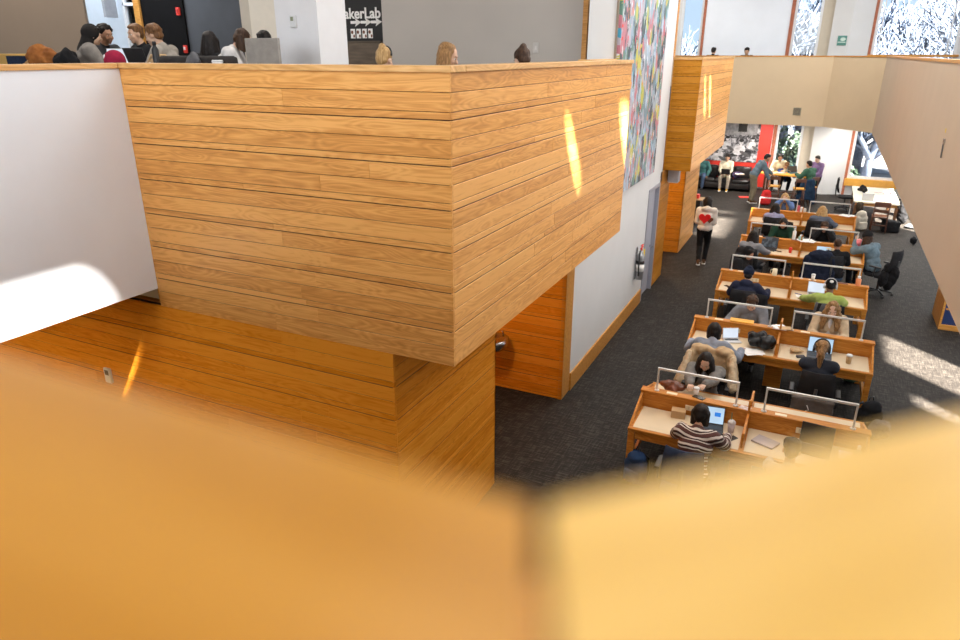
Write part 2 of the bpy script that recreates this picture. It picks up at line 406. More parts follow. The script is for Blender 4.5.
b = B(); b.box(-4.6, -3.07, 18.5, 20.6, 0, SOF); b.box(-4.6, -3.07, 15.2, 16.2, 0, SOF); struct(b.build('wall_core_far', 'oak_trim'))

# ---- beige parapets round the void and their caps
def strip(name, pts, z0, z1, th, mat, side=1):
    """wall strip along xy points, thickness th to the left of travel*side"""
    pts = [V((x, y)) for x, y in pts]; off = []
    for i, p in enumerate(pts):
        ns = []
        if i: t = (p-pts[i-1]).normalized(); ns.append(V((-t.y, t.x)))
        if i < len(pts)-1: t = (pts[i+1]-p).normalized(); ns.append(V((-t.y, t.x)))
        n = sum(ns, V((0, 0))).normalized(); k = 1/max(.3, n.dot(ns[0]))
        off.append(p+n*th*side*k)
    poly = [tuple(p) for p in pts]+[tuple(p) for p in off[::-1]]
    b = B(); b.prism(poly, z0, z1); return struct(b.build(name, mat))
RP = [(-.0388, .1075), (1.41, 1.556), (1.41, 25.97), (-.06, 27.5), (-3.4, 27.5)]
strip('wall_right_parapet', [(1.41, 1.556), (1.41, 25.97)], SOF, CAPZ-.04, .14, 'beige', -1)
strip('wall_far_parapet_angle', [(1.41, 25.97), (-.06, 27.5)], SOF, CAPZ-.04, .14, 'beige_warm', -1)
strip('wall_far_parapet', [(-.06, 27.5), (-6, 27.5)], SOF, CAPZ-.04, .14, 'beige_warm', -1)
strip('trim_9', [(1.395, 1.556), (1.395, 25.95), (-.07, 27.485), (-6, 27.485)], CAPZ-.04, CAPZ, .2, 'oak_trim', -1)
# near parapet: where the camera leans over the oak cap
strip('wall_near_parapet', [(-5.76, .13), (-.055, .13), (1.40, 1.585)], SOF, CAPZ-.045, .11, 'oak_trim', -1)
L1 = -.0388; gap = .0017
mit = V((.3827, -.9239)); pe = V((.9239, .3827))
def capm(name, p, dirv, length, mat, ang, sgn):
    c = V(p)+pe*gap*sgn; w = .30
    e = V(dirv)
    n = V((0, -1)) if sgn < 0 else V((.7071, -.7071))
    k = w/abs(mit.dot(n))
    poly = [tuple(c), tuple(c+e*length), tuple(c+e*length+n*w), tuple(c+mit*k)]
    return struct(uvprism(name, poly, CAPZ-.05, CAPZ, mat, ang))
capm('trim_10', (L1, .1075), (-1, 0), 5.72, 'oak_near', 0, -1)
capm('trim_11', (L1, .1075), (.7071, .7071), 2.03, 'oak_near_lit', PI/4, 1)
# ---- white parapet at the left
strip('wall_left_parapet', [(-5.76, .13), (-5.76, 4.51)], 2.80, CAPZ-.045, .12, 'white_cool', 1)
struct(uvbox('trim_12', -5.96, -5.74, .14, 4.485, CAPZ-.045, CAPZ, 'oak_cap', 'y'))

# ---- far wall: piers between the tall windows
def wallbox(name, x0, x1, z0, z1, mat, y0=FW, y1=FW+.3):
    b = B(); b.box(x0, x1, y0, y1, z0, z1); return struct(b.build(name, mat))
wallbox('wall_far_left', -17, -5.62, 0, ROOF, 'white')
wallbox('wall_far_left_low', -5.62, -4.79, 0, 3.85, 'white')
wallbox('wall_far_middle', -4.70, -1.72, 0, ROOF, 'white_cool')
wallbox('wall_far_pier', -.67, -.31, 0, ROOF, plain('pier_beige', (.58, .52, .42), .65, .03))
b = B(); b.prism([(-.31, FW+.3), (-.31, FW-.18), (.30, FW-.34), (.97, FW-.04), (.97, FW+.3)], 0, ROOF); struct(b.build('wall_far_column', 'white'))
wallbox('wall_far_right', 3.62, RX+.3, 0, ROOF, 'white')
wallbox('wall_far_bottom_left', -1.63, -.67, 0, .80, 'white')
wallbox('wall_far_bottom_right', 1.06, 3.62, 0, .36, 'white')
for x0, x1, z0, z1 in ((-4.79, -4.70, 0, ROOF), (-1.72, -1.60, 0, ROOF), (.97, 1.06, 0, ROOF)):
    wallbox('trim_13', x0, x1, z0, z1, 'brick', FW-.05, FW+.3)
for x0, x1, nm in ((-5.62, -4.79, 1), (-1.60, -.67, 1), (1.06, 3.62, 2)):
    z0, z1 = (3.85, ROOF) if x0 < -5 else ((.80, ROOF) if x0 < 0 else (.62, ROOF))
    b = B(); fw = .09
    b.box(x0, x0+fw, FW+.02, FW+.16, z0, z1); b.box(x1-fw, x1, FW+.02, FW+.16, z0, z1); b.box(x0, x1, FW+.03, FW+.15, z0, z0+fw)
    if z0 < 3: b.box(x0, x1, FW+.03, FW+.15, SOF, UF+.1)
    b.box(x0, x1, FW+.04, FW+.14, 6.9, 7.0)
    if nm == 2: b.box(x0+.18, x0+.22, FW+.03, FW+.15, UF, z1); b.box(x1-.3, x1-.26, FW+.03, FW+.15, UF, z1)
    w = struct(b.build('window_%d' % (1 if x0 < -5 else 2 if x0 < 0 else 3), 'frame_white'))
    g = B(); g.box(x0+.03, x1-.03, FW+.09, FW+.10, z0+.05, z1); g.build('window_pane', 'glass', w)
b = B(); b.box(1.0, 3.7, FW-.16, FW+.02, .36, .62, bev=.006); struct(b.build('trim_14', plain('sill_orange', (.72, .36, .06), .4, .08)))
b = B(); b.box(.98, 3.7, FW-.1, FW+.03, UF+1.02, UF+1.10, bev=.005); struct(b.build('trim_15', 'oak_trim'))
# red wall panel behind the mural
b = B(); b.box(-5.2, -1.74, FW-.035, FW, .05, SOF); struct(b.build('wall_red_panel', 'red'))

# ================================================================== UPPER FLOOR, LEFT
def ubox(name, x0, x1, y0, y1, z0, z1, mat): b = B(); b.box(x0, x1, y0, y1, z0, z1); return struct(b.build(name, mat))
ubox('wall_upper_grey', -7.52, -3.72, 11.5, 11.7, UF, ROOF, 'grey_wall')
ubox('trim_20', -3.72, -3.64, 11.46, 11.7, UF, ROOF, 'oak_trim')
ubox('wall_upper_white_panel', -3.44, -3.2, 10.9, 11.0, UF, ROOF, 'white')
ubox('wall_upper_passage', -4.2, -3.2, 13.9, 14.0, UF, ROOF, 'white_cool')
ubox('wall_upper_poster', -10.4, -7.82, 12.0, 12.2, UF, ROOF, plain('dark_panel', (.10, .085, .07), .6, .1, 3))
b = B(); b.box(-8.62, -7.86, 11.93, 12.0, UF, 5.19, bev=.005); b.box(-8.62, -7.86, 11.92, 12.0, 5.19, 5.215)
struct(b.build('trim_21', plain('brown_wainscot', (.12, .09, .065), .5, .25, 3, stretch=(1, 1, 6))))
ubox('trim_24', -3.012, -2.985, 10.86, 10.9, CAPZ, ROOF, plain('bronze_edge', (.22, .17, .12), .4))
# white square column by the box parapet, thermostat on it
b = B(); b.prism([(-6.08, 7.0), (-5.46, 7.0), (-5.46, 7.55), (-6.08, 7.55)], UF, ROOF); struct(b.build('wall_upper_column', plain('column_white', (.80, .80, .82), .6, .02)))
ubox('wall_upper_cream', -10.72, -10.0, 11.6, 12.0, UF, ROOF, plain('cream_paint', (.70, .64, .55), .65, .03))
ubox('wall_upper_beige', -11.15, -10.72, 11.8, 12.0, UF, ROOF, plain('tan_paint', (.50, .44, .36), .65, .03))
ubox('wall_upper_slate', -12.86, -11.15, 11.95, 12.1, UF, ROOF, 'slate_wall')
ubox('wall_upper_black', -14.14, -12.86, 11.9, 12.1, UF, ROOF, 'black_wall')
ubox('trim_22', -14.32, -14.14, 11.85, 12.1, UF, ROOF, 'oak_trim')
ubox('wall_upper_board', -16.4, -14.78, 12.0, 12.1, UF, ROOF, plain('whiteboard', (.62, .70, .80), .35, .02))
w = struct((lambda b: (b.box(-14.80, -14.74, 11.95, 12.1, UF, ROOF), b.box(-14.36, -14.32, 11.95, 12.1, UF, ROOF), b.box(-14.8, -14.32, 11.95, 12.1, 6.0, 6.06), b.build('window_4', 'frame_white'))[-1])(B()))
g = B(); g.box(-14.74, -14.36, 12.02, 12.03, UF, ROOF); g.build('window_pane', 'glass', w)
b = B(); b.prism([(-17, 8.75), (-13.2, 9.0), (-13.05, 9.0), (-12.12, 9.0), (-12.6, 9.4), (-17, 9.4)], UF, ROOF); struct(b.build('wall_upper_brown', 'taupe'))
ubox('wall_upper_glow', -17, -12, 15.2, 15.4, UF, ROOF, 'white')
b = B(); b.box(-15.0, -14.92, 11.6, 11.9, 5.75, ROOF); struct(b.build('trim_23', plain('hanging_bracket_grey', (.3, .32, .36), .5)))

# thermostat
t = empty('thermostat', (-5.80, 6.995, 5.35), 0, 'small white thermostat with a grey display on the white column', 'thermostat')
b = B(); b.box(-.045, .045, -.03, 0, -.075, .06, bev=.008); b.build('housing', 'white', t)
b = B(); b.box(-.025, .015, -.034, -.029, .0, .045, bev=.002); b.build('display', plain('lcd_green', (.22, .25, .16), .3), t)
t = empty('light_switch', (-4.52, 11.5, 5.08), 0, 'flat pale switch plate on the grey upstairs wall', 'switch')
b = B(); b.box(-.05, .05, -.015, 0, -.08, .08, bev=.005); b.build('plate', plain('plate_grey', (.45, .43, .41), .5), t)
b = B(); b.box(-.015, .015, -.022, -.012, -.03, .03, bev=.003); b.build('rocker', plain('plate_grey2', (.52, .5, .48), .5), t)
for (x, y, z, lab) in ((-12.99, 11.9, 5.84, 'red fire alarm high on the black upstairs wall'), (-12.93, 11.9, 5.08, 'red fire alarm box with a white strobe low on the black upstairs wall')):
    t = empty('fire_alarm', (x, y, z), 0, lab, 'alarm', )
    b = B(); b.box(-.05, .05, -.04, 0, -.08, .08, bev=.01); b.build('housing', 'red', t)
    b = B(); b.box(-.025, .025, -.06, -.038, -.02, .045, bev=.006); b.build('strobe', 'white' if z < 5.5 else plain('alarm_red_lens', (.6, .05, .05), .3), t)

# MakerLab poster
t = empty('lab_poster', (-8.29, 11.985, 5.22), 0, 'black poster with white MakerLab lettering and arrows on the upstairs wall', 'poster')
b = B(); b.box(-.60, .47, -.012, 0, 0, 1.35); b.build('sheet', plain('poster_black', (.012, .012, .013), .5, .05), t)
cu = bpy.data.curves.new('lettering', 'FONT'); cu.body = 'MakerLab'; cu.size = .262; cu.extrude = .003; cu.offset = .006; cu.align_x = 'RIGHT'
o = bpy.data.objects.new('lettering', cu); COL.objects.link(o); o.parent = t; o.location = (.435, -.016, .40); o.rotation_euler = (PI/2, 0, 0); cu.materials.append(M['paper'])
bpy.context.view_layer.update(); me = bpy.data.meshes.new_from_object(o.evaluated_get(bpy.context.evaluated_depsgraph_get())); oo = bpy.data.objects.new('poster_lettering', me); COL.objects.link(oo); oo.parent = t; oo.location = o.location; oo.rotation_euler = o.rotation_euler; bpy.data.objects.remove(o)
b = B()
for k in range(3):
    x = -.24+k*.235
    b.box(x-.02, x+.15, -.018, -.012, .305, .355)
    vs = [b.bm.verts.new((x+px, -.018+d, .33+pz)) for d in (0, .006) for px, pz in ((.08, .075), (.225, 0), (.08, -.075), (.12, 0))]
    b.bm.faces.new(vs[:4]); b.bm.faces.new(vs[4:][::-1])
    for i in range(4): b.bm.faces.new((vs[i], vs[(i+1) % 4], vs[4+(i+1) % 4], vs[4+i]))
b.build('arrow_row', 'paper', t)
b = B(); b.sph((-.52, -.012, .93), (.07, .006, .06)); b.build('white_shape', 'paper', t)
for k in range(4):
    b = B(); b.box(-.27+k*.135, -.17+k*.135, -.018, -.012, .045, .215); c = b.build('picture_card', 'paper', t)
    b = B(); b.sph((-.235+k*.135, -.019, .155), (.028, .003, .032)); b.box(-.21+k*.135, -.175+k*.135, -.021, -.018, .06, .11); b.build('portrait', plain('card_brown%d' % k, (.18, .07, .04), .7, .5, 40), c)

# ================================================================== THE PAINTING, MURAL AND WALL THINGS
def painting():
    m, nt, b = _mat('abstract_strokes')
    tc = _n(nt, 'ShaderNodeTexCoord')
    def stroke(sc, rot, seed, stops, col):
        mp = _n(nt, 'ShaderNodeMapping'); mp.inputs['Scale'].default_value = sc; mp.inputs['Rotation'].default_value = (rot, 0, 0); mp.inputs['Location'].default_value = (seed, seed*1.7, seed*.6)
        nt.links.new(tc.outputs['Object'], mp.inputs['Vector'])
        ns = _n(nt, 'ShaderNodeTexNoise', Scale=2.2, Detail=2.0); nt.links.new(mp.outputs['Vector'], ns.inputs['Vector'])
        ad = _n(nt, 'ShaderNodeVectorMath', operation='MULTIPLY_ADD'); nt.links.new(ns.outputs['Color'], ad.inputs[0]); ad.inputs[1].default_value = (0, 1.3, 1.3); nt.links.new(mp.outputs['Vector'], ad.inputs[2])
        v = _n(nt, 'ShaderNodeTexVoronoi', Scale=1.0); nt.links.new(ad.outputs[0], v.inputs['Vector'])
        return v
    v1 = stroke((1, 8, 3.6), .5, 3, None, None)
    r1 = _ramp(nt, v1.outputs['Color'], [(.12, (.03, .045, .06)), (.25, (.16, .23, .28)), (.35, (.33, .40, .47)), (.45, (.10, .22, .18)), (.52, (.42, .38, .44)), (.6, (.45, .16, .20)), (.68, (.26, .36, .46)), (.75, (.50, .46, .07)), (.82, (.36, .48, .60)), (.92, (.15, .19, .22))])
    r1.color_ramp.interpolation = 'CONSTANT'
    v2 = stroke((1, 14, 5), .45, 11, None, None)
    r2 = _ramp(nt, v2.outputs['Color'], [(.0, (.7, .03, .05)), (.22, (.02, .03, .06)), (.35, (.75, .25, .05)), (.45, (.05, .30, .45)), (.55, (.7, .7, .72)), (.7, (.2, .4, .15)), (.8, (.45, .5, .55))])
    r2.color_ramp.interpolation = 'CONSTANT'
    lt = _n(nt, 'ShaderNodeMath', operation='LESS_THAN'); lt.inputs[1].default_value = .33; nt.links.new(v2.outputs['Distance'], lt.inputs[0])
    mx = _n(nt, 'ShaderNodeMix', data_type='RGBA'); nt.links.new(lt.outputs[0], mx.inputs[0]); nt.links.new(r1.outputs['Color'], mx.inputs[6]); nt.links.new(r2.outputs['Color'], mx.inputs[7])
    nt.links.new(mx.outputs[2], b.inputs['Base Color']); b.inputs['Roughness'].default_value = .5
    return m
t = empty('abstract_painting', (-2.998, 12.575, 2.76), 0, 'tall colourful abstract painting hanging on the white wall behind the oak box', 'painting')
b = B(); b.box(0, .05, -1.625, 1.625, 0, 5.2, bev=.004); b.build('canvas', painting(), t)
for (y, z, w, h) in ((-1.58, 2.6, .05, .04), (-1.57, 2.42, .06, .05), (-1.58, 3.3, .05, .05)):
    b = B(); b.box(.05, .056, y, y+w, z, z+h); b.build('red_dab', 'red', t)

def mural():
    m, nt, b = _mat('grey_photo')
    tc = _n(nt, 'ShaderNodeTexCoord')
    mp = _n(nt, 'ShaderNodeMapping'); mp.inputs['Scale'].default_value = (3.2, 3.2, 4.0); nt.links.new(tc.outputs['Object'], mp.inputs['Vector'])
    n1 = _n(nt, 'ShaderNodeTexNoise', Scale=1.2, Detail=5.0, Distortion=1.6); nt.links.new(mp.outputs['Vector'], n1.inputs['Vector'])
    r = _ramp(nt, n1.outputs['Fac'], [(.36, (.015, .015, .02)), (.46, (.09, .09, .10)), (.54, (.30, .30, .33)), (.64, (.62, .62, .66))])
    nt.links.new(r.outputs['Color'], b.inputs['Base Color']); b.inputs['Roughness'].default_value = .4
    return m
t = empty('photo_mural', (-3.30, FW-.035, .98), 0, 'large black and white photograph of people reading on the red wall', 'mural')
b = B(); b.box(-1.15, 1.11, -.02, 0, 0, 1.62, bev=.002); b.build('photo_panel', mural(), t)
# the pictured readers, as flat tonal shapes on the panel
tone = [plain('tone%d' % i, (g, g, g*1.05), .5, .35, 9) for i, g in enumerate((.62, .30, .10, .02))]
def flat(name, pts, mi, k):
    b = B(); y0, y1 = -.022-.001*k, -.019
    a = [b.bm.verts.new((x, y0, z)) for x, z in pts]; c = [b.bm.verts.new((x, y1, z)) for x, z in pts]; n = len(pts)
    b.bm.faces.new(a); b.bm.faces.new(c[::-1])
    for i in range(n): b.bm.faces.new((a[i], a[(i+1) % n], c[(i+1) % n], c[i]))
    return b.build(name, tone[mi], t)
def oval(x, z, rx, rz, n=14, rot=0): return [(x+rx*math.cos(2*PI*i/n)*math.cos(rot)-rz*math.sin(2*PI*i/n)*math.sin(rot), z+rx*math.cos(2*PI*i/n)*math.sin(rot)+rz*math.sin(2*PI*i/n)*math.cos(rot)) for i in range(n)]
flat('pictured_dark_column', [(-1.1, .0), (-.85, .0), (-.82, 1.6), (-1.1, 1.6)], 3, 1)
flat('pictured_facade', [(-.75, 1.0), (1.0, 1.05), (1.02, 1.58), (-.72, 1.58)], 1, 1)
flat('pictured_window', [(.30, 1.15), (.62, 1.15), (.62, 1.5), (.30, 1.5)], 3, 2)
for x, z, s in ((-.72, .52, 1), (-.1, .62, .9), (.42, .45, 1.1), (.85, .65, .8), (-.35, .2, 1.0)):
    flat('pictured_shirt', oval(x, z, .22*s, .17*s, rot=.4), 0, 3)
    flat('pictured_face', oval(x+.05*s, z+.27*s, .07*s, .09*s), 0, 3)
    flat('pictured_hair', oval(x+.05*s, z+.34*s, .085*s, .06*s), 3, 4)
    flat('pictured_arm', oval(x+.2*s, z-.12*s, .2*s, .06*s, rot=-.5), 2, 4)

# fire extinguisher
t = empty('fire_extinguisher', (-2.90, 13.42, .72), 0, 'black and silver fire extinguisher with yellow tag hung on the white wall', 'fire extinguisher')
b = B(); b.lathe([(.0, 0), (.07, .01), (.08, .04), (.08, .46), (.06, .53), (.025, .56), (.02, .60)], seg=20); b.build('cylinder_body', plain('ext_silver', (.35, .36, .38), .3, .1, metal=.6), t)
b = B(); b.lathe([(.0815, .18), (.0815, .32)], seg=20); b.build('instruction_wrap', 'paper', t)
b = B(); b.lathe([(.082, .34), (.082, .40)], seg=20); b.build('dark_band', 'black_plastic', t)
b = B(); b.box(-.02, .02, -.02, .02, .60, .65); b.box(-.015, .015, -.02, .13, .65, .665); b.box(-.015, .015, -.02, .12, .69, .705); b.build('valve_lever', 'red', t)
b = B(); b.tube([(0, -.03, .62), (0, -.10, .60), (0, -.12, .45), (0, -.11, .20), (0, -.09, .10)], .014); b.build('hose', 'black_plastic', t)
b = B(); b.box(.04, .055, .03, .10, .42, .62); b.build('yellow_tag', plain('tag_yellow', (.8, .6, .03), .6), t)
b = B(); b.box(-.1, -.08, -.05, .05, .0, .66); b.build('wall_bracket', 'steel', t)
# drinking fountain
t = empty('drinking_fountain', (-4.02, 9.10, .80), 0, 'round steel drinking fountain on the oak wall under the box', 'drinking fountain')
b = B(); b.lathe([(.06, -.05), (.16, -.02), (.20, .06), (.21, .15), (.19, .15), (.15, .10), (.03, .08)], c=(0, -.24, 0), seg=28); b.build('basin', 'steel', t)
b = B(); b.box(-.08, .08, -.1, 0, -.05, .10, bev=.01); b.build('bracket', 'steel', t)
b = B(); b.tube([(.08, -.12, .14), (.08, -.12, .22), (.08, -.18, .25)], .013); b.build('spout', 'steel', t)
# card reader on the low oak wall
t = empty('wall_sensor', (-6.79, 4.50, 1.63), 0, 'white wall reader with a dark window on the low oak wall', 'sensor')
b = B(); b.box(-.05, .05, -.03, 0, -.09, .09, bev=.008); b.build('housing', 'white', t)
b = B(); b.box(-.03, .03, -.034, -.028, .01, .07, bev=.003); b.build('window', 'black_plastic', t)
# things on the beige parapets
t = empty('air_vent', (-.94, 27.49, 3.09), 0, 'small square grey vent grille in the far beige parapet', 'vent')
b = B(); b.box(-.13, .13, -.02, 0, -.13, .13, bev=.004); b.build('vent_frame', plain('vent_tan', (.30, .27, .20), .5), t)
b = B()
for k in range(7): b.box(-.11, .11, -.028, -.018, -.105+k*.032, -.09+k*.032)
b.build('louvre', plain('vent_dark', (.10, .09, .07), .5), t)
t = empty('wall_hook', (1.405, 10.62, 3.86), 0, 'slim silver cable bracket on the beige parapet at the right', 'bracket')
b = B(); b.box(-.02, 0, -.035, .035, .06, .13, bev=.005); b.build('cap', 'steel', t)
b = B(); b.cyl((-.012, 0, .06), (-.012, -.06, -.10), .009); b.build('pin', 'dark_plastic', t)
t = tag((lambda b: (b.prism([(0, 0), (.0, .09), (-.004, .045)], 0, .05), b.build('paper_scrap', plain('scrap_yellow', (.7, .5, .05), .7)))[-1])(B()), 'tiny torn yellow paper scrap stuck on the beige parapet at right', 'paper scrap'); t.location = (1.408, 10.75, 4.05)
t = empty('column_sign', (.09, FW-.30, 5.42), math.atan2(-.16, .61), 'small green pictogram sign on the white far column upstairs', 'sign')
b = B(); b.box(-.15, .15, -.02, 0, -.17, .15, bev=.004); b.build('panel', plain('sign_teal', (.08, .25, .22), .5, .1), t)
b = B(); b.sph((.03, -.022, .03), (.09, .006, .06)); b.box(-.13, .13, -.026, -.018, -.08, -.05); b.build('symbol', plain('sign_pale', (.6, .75, .68), .5), t)
t = empty('wall_light', (-2.86, 15.95, 2.42), 0, 'pale box light fixed under the far oak box', 'wall light')
b = B(); b.box(-.12, .12, -.1, .1, -.12, .19, bev=.01); b.build('housing', plain('fixture_pale', (.5, .53, .6), .4), t)
b = B(); b.box(-.10, .10, -.08, .08, -.135, -.12); b.build('lens', 'paper', t)
# ================================================================== FURNITURE
DZ = .75; LZ = .98
def carrel(x0, x1, yp, label, mid=None):
    """double sided oak study table; yp = near face of the low partition"""
    t = empty('study_table', ((x0+x1)/2, yp, 0), 0, label, 'study table', 'long oak study tables in the reading room')
    hw = (x1-x0)/2; T = .10; dn = .64; df = .66; m = 'oak_desk'
    b = B(); b.box(-hw, hw, 0, T, .66, LZ-.03, bev=.004); b.build('partition', m, t)
    b = B(); b.box(-hw-.01, hw+.01, -.015, T+.015, LZ-.03, LZ, bev=.006); b.build('partition_cap', m, t)
    for s, y0, y1 in ((-1, -dn, 0), (1, T, T+df)):
        b = B(); b.box(-hw, hw, y0, y1, DZ-.04, DZ-.004, bev=.004); b.box(-hw+.03, hw-.03, (y0+.03) if s < 0 else y1-.055, (y0+.055) if s < 0 else y1-.03, DZ-.15, DZ-.04); b.build('desk_frame', m, t)
        for k in (0, 1):
            a, c = (-hw+.05, -.03) if k == 0 else (.03, hw-.05)
            b = B(); b.box(a, c, y0+(.05 if s < 0 else .01), y1-(.01 if s < 0 else .05), DZ-.02, DZ, bev=.002); b.build('writing_surface', 'laminate', t)
        b = B(); b.box(-.014, .014, (y0+.10) if s < 0 else y1-.42, y1-.0 if s < 0 else y1-.42+.32, DZ, LZ-.04, bev=.003)
        if s < 0: b.box(-.014, .014, -.03, 0, LZ-.04, 1.12, bev=.003)
        b.build('divider_fin', m, t)
        # side cheeks
        for sx in (-1, 1):
            b = B(); v = [( y0+.06 if s < 0 else y1-.06, DZ), (0 if s < 0 else T, DZ), (0 if s < 0 else T, LZ-.03)]
            xa = sx*hw-(.025 if sx > 0 else 0); xb = xa+.025
            A = [b.bm.verts.new((xa, y, z)) for y, z in v]; C = [b.bm.verts.new((xb, y, z)) for y, z in v]
            b.bm.faces.new(A); b.bm.faces.new(C[::-1])
            for i in range(3): b.bm.faces.new((A[i], C[i], C[(i+1) % 3], A[(i+1) % 3]))
            b.build('side_cheek', m, t)
        for sx in (-1, 1):
            b = B(); xc = sx*(hw-.045); yc = y0+.045 if s < 0 else y1-.045
            b.box(xc-.04, xc+.04, yc-.04, yc+.04, 0, DZ-.04, bev=.004); b.build('leg', m, t)
    b = B(); b.box(-.13, .13, -.05, T+.05, 0, DZ-.04, bev=.004); b.build('centre_support', m, t)
    for sx in (-1, 1):
        b = B(); b.box(sx*(hw-.045)-.02, sx*(hw-.045)+.02, -dn+.08, df+T-.08, .22, .30, bev=.004); b.build('stretcher', m, t)
        b = B(); b.box(sx*(hw-.03)-.015, sx*(hw-.03)+.015, -dn+.08, df+T-.08, DZ-.16, DZ-.04, bev=.003); b.build('end_apron', m, t)
    for cx in (-hw/2+.01, hw/2-.01):
        b = B(); w = .49; y = T*.5
        b.box(cx-w, cx+w, y-.014, y+.014, 1.272, 1.30, bev=.003)
        for sx in (-1, 1):
            b.box(cx+sx*(w-.011)-.011, cx+sx*(w-.011)+.011, y-.011, y+.011, LZ, 1.275, bev=.002); b.lathe([(.032, 0), (.032, .010), (.014, .018)], c=(cx+sx*(w-.011), y, LZ), seg=14)
        r = b.build('task_light_rail', 'rail', t); r['label'] = 'pale metal task light rail'
        b = B(); b.box(cx-.10, cx+.06, -.012, 0, .815, .885, bev=.003); p = b.build('socket_plate', 'cream', t)
        for k in (-1, 1):
            b = B(); b.box(cx-.02+k*.035-.014, cx-.02+k*.035+.014, -.016, -.010, .825, .875, bev=.002); b.build('socket', plain('socket_cream', (.6, .5, .34), .4), p)
        b = B(); b.box(cx-.35, cx-.22, .015, .07, LZ, LZ+.004); b.build('number_plate', 'cream', t)
    return t
carrel(-1.58, 1.02, 8.05, 'long oak study table nearest the blurred parapet, with striped sweater at it')
carrel(-1.42, 1.18, 11.03, 'oak study table second from the front, black bag on its left desk')
carrel(-1.40, 1.20, 13.96, 'oak study table third from the front, lime green shirt at its right desk')
carrel(-1.36, 1.24, 17.08, 'oak study table fourth from the front, red cup on its desk')
carrel(-1.46, 1.13, 20.40, 'oak study table farthest from the front, piled clothes on its far right desk')

def task_chair(mat='black_mesh', fr='black_plastic', arms=True):
    t = empty('task_chair', (0, 0, 0)); t['category'] = 'chair'
    b = B(); b.box(-.24, .24, -.22, .24, .42, .49, bev=.03); b.build('seat', mat, t, True)
    b = B(); N = 7; gr = []
    for th in (0, .022):
        for j in range(6):
            for i in range(N):
                u = i/(N-1)*2-1; v = j/5
                gr.append(b.bm.verts.new((u*(.23-.03*v*v), -.25-.06*v+.05*u*u-.03*math.sin(v*PI)-th, .60+v*.46)))
    for j in range(5):
        for i in range(N-1):
            a = j*N+i; b.bm.faces.new((gr[a], gr[a+1], gr[a+N+1], gr[a+N])); o = 6*N
            b.bm.faces.new((gr[o+a], gr[o+a+N], gr[o+a+N+1], gr[o+a+1]))
    bo = [j*N for j in range(6)]+[5*N+i for i in range(1, N)]+[j*N+N-1 for j in range(4, -1, -1)]+[i for i in range(N-2, 0, -1)]
    for k in range(len(bo)):
        a, c = bo[k], bo[(k+1) % len(bo)]; b.bm.faces.new((gr[a], gr[c], gr[6*N+c], gr[6*N+a]))
    b.build('backrest', mat, t, True)
    b = B(); b.tube([(0, -.20, .44), (0, -.30, .46), (0, -.32, .62), (0, -.33, .84)], .022); b.build('back_strut', fr, t)
    b = B(); b.cyl((0, 0, .10), (0, 0, .43), .028); b.box(-.12, .12, -.12, .12, .39, .425, bev=.01); b.build('post', fr, t)
    b = B()
    for k in range(5):
        a = 2*PI*k/5+.3; b.tube([(0, 0, .11), (.16*math.cos(a), .16*math.sin(a), .10), (.30*math.cos(a), .30*math.sin(a), .065)], [.028, .022, .016])
    bs = b.build('star_base', fr, t)
    for k in range(5):
        a = 2*PI*k/5+.3; b = B(); c = V((.30*math.cos(a), .30*math.sin(a), .028)); d = V((-math.sin(a), math.cos(a), 0))*.02; b.cyl(c-d, c+d, .028, seg=12); b.build('caster', 'black_plastic', bs)
    if arms:
        for s in (-1, 1):
            b = B(); b.tube([(s*.22, .02, .43), (s*.29, .0, .46), (s*.29, -.02, .66)], .016); b.box(s*.29-.03, s*.29+.03, -.14, .12, .66, .69, bev=.01); b.build('armrest', fr, t)
    return t
_tc = {}
def chair(x, y, rz, label, mat='black_mesh', arms=True):
    k = (mat, arms)
    if k not in _tc: _tc[k] = task_chair(mat, arms=arms); c = _tc[k]
    else: c = copy_tree(_tc[k])
    place(c, (x, y, 0), rz, label, 'task chairs in the reading room'); return c

# ------------- small things
def laptop(x, y, z, rz, label, body='dark_plastic', screen=None, open_=1.9, w=.32, d=.22, deck=None):
    t = empty('laptop', (x, y, z), rz, label, 'laptop')
    b = B(); b.box(-w/2, w/2, -d/2, d/2, .002, .016, bev=.003); b.build('base', body, t)
    b = B(); b.box(-w/2+.02, w/2-.02, -d/2+.09, d/2-.02, .016, .0185); b.build('keyboard', 'black_plastic', t)
    R = Matrix.Translation((0, d/2, .016)) @ Matrix.Rotation(-(open_-PI/2), 4, 'X')
    b = B(); b.box(-w/2, w/2, 0, .007, 0, d, bev=.002, M4=R); l = b.build('lid', body, t)
    if screen: b = B(); b.box(-w/2+.008, w/2-.008, -.0015, .001, .012, d-.01, M4=R); b.build('screen', screen, l)
    return t
M['scr_blue'] = emit('screen_pale_blue', (.55, .75, .95), 1.0)
M['scr_white'] = emit('screen_white', (.80, .88, 1.0), 1.0)
M['scr_dark'] = emit('screen_dark', (.10, .12, .14), .8, pattern=14)
M['scr_off'] = plain('screen_off', (.05, .04, .03), .2)
M['gold_al'] = plain('gold_aluminium', (.60, .50, .38), .4, .03)
M['silver'] = plain('silver_aluminium', (.55, .55, .56), .35, .03)
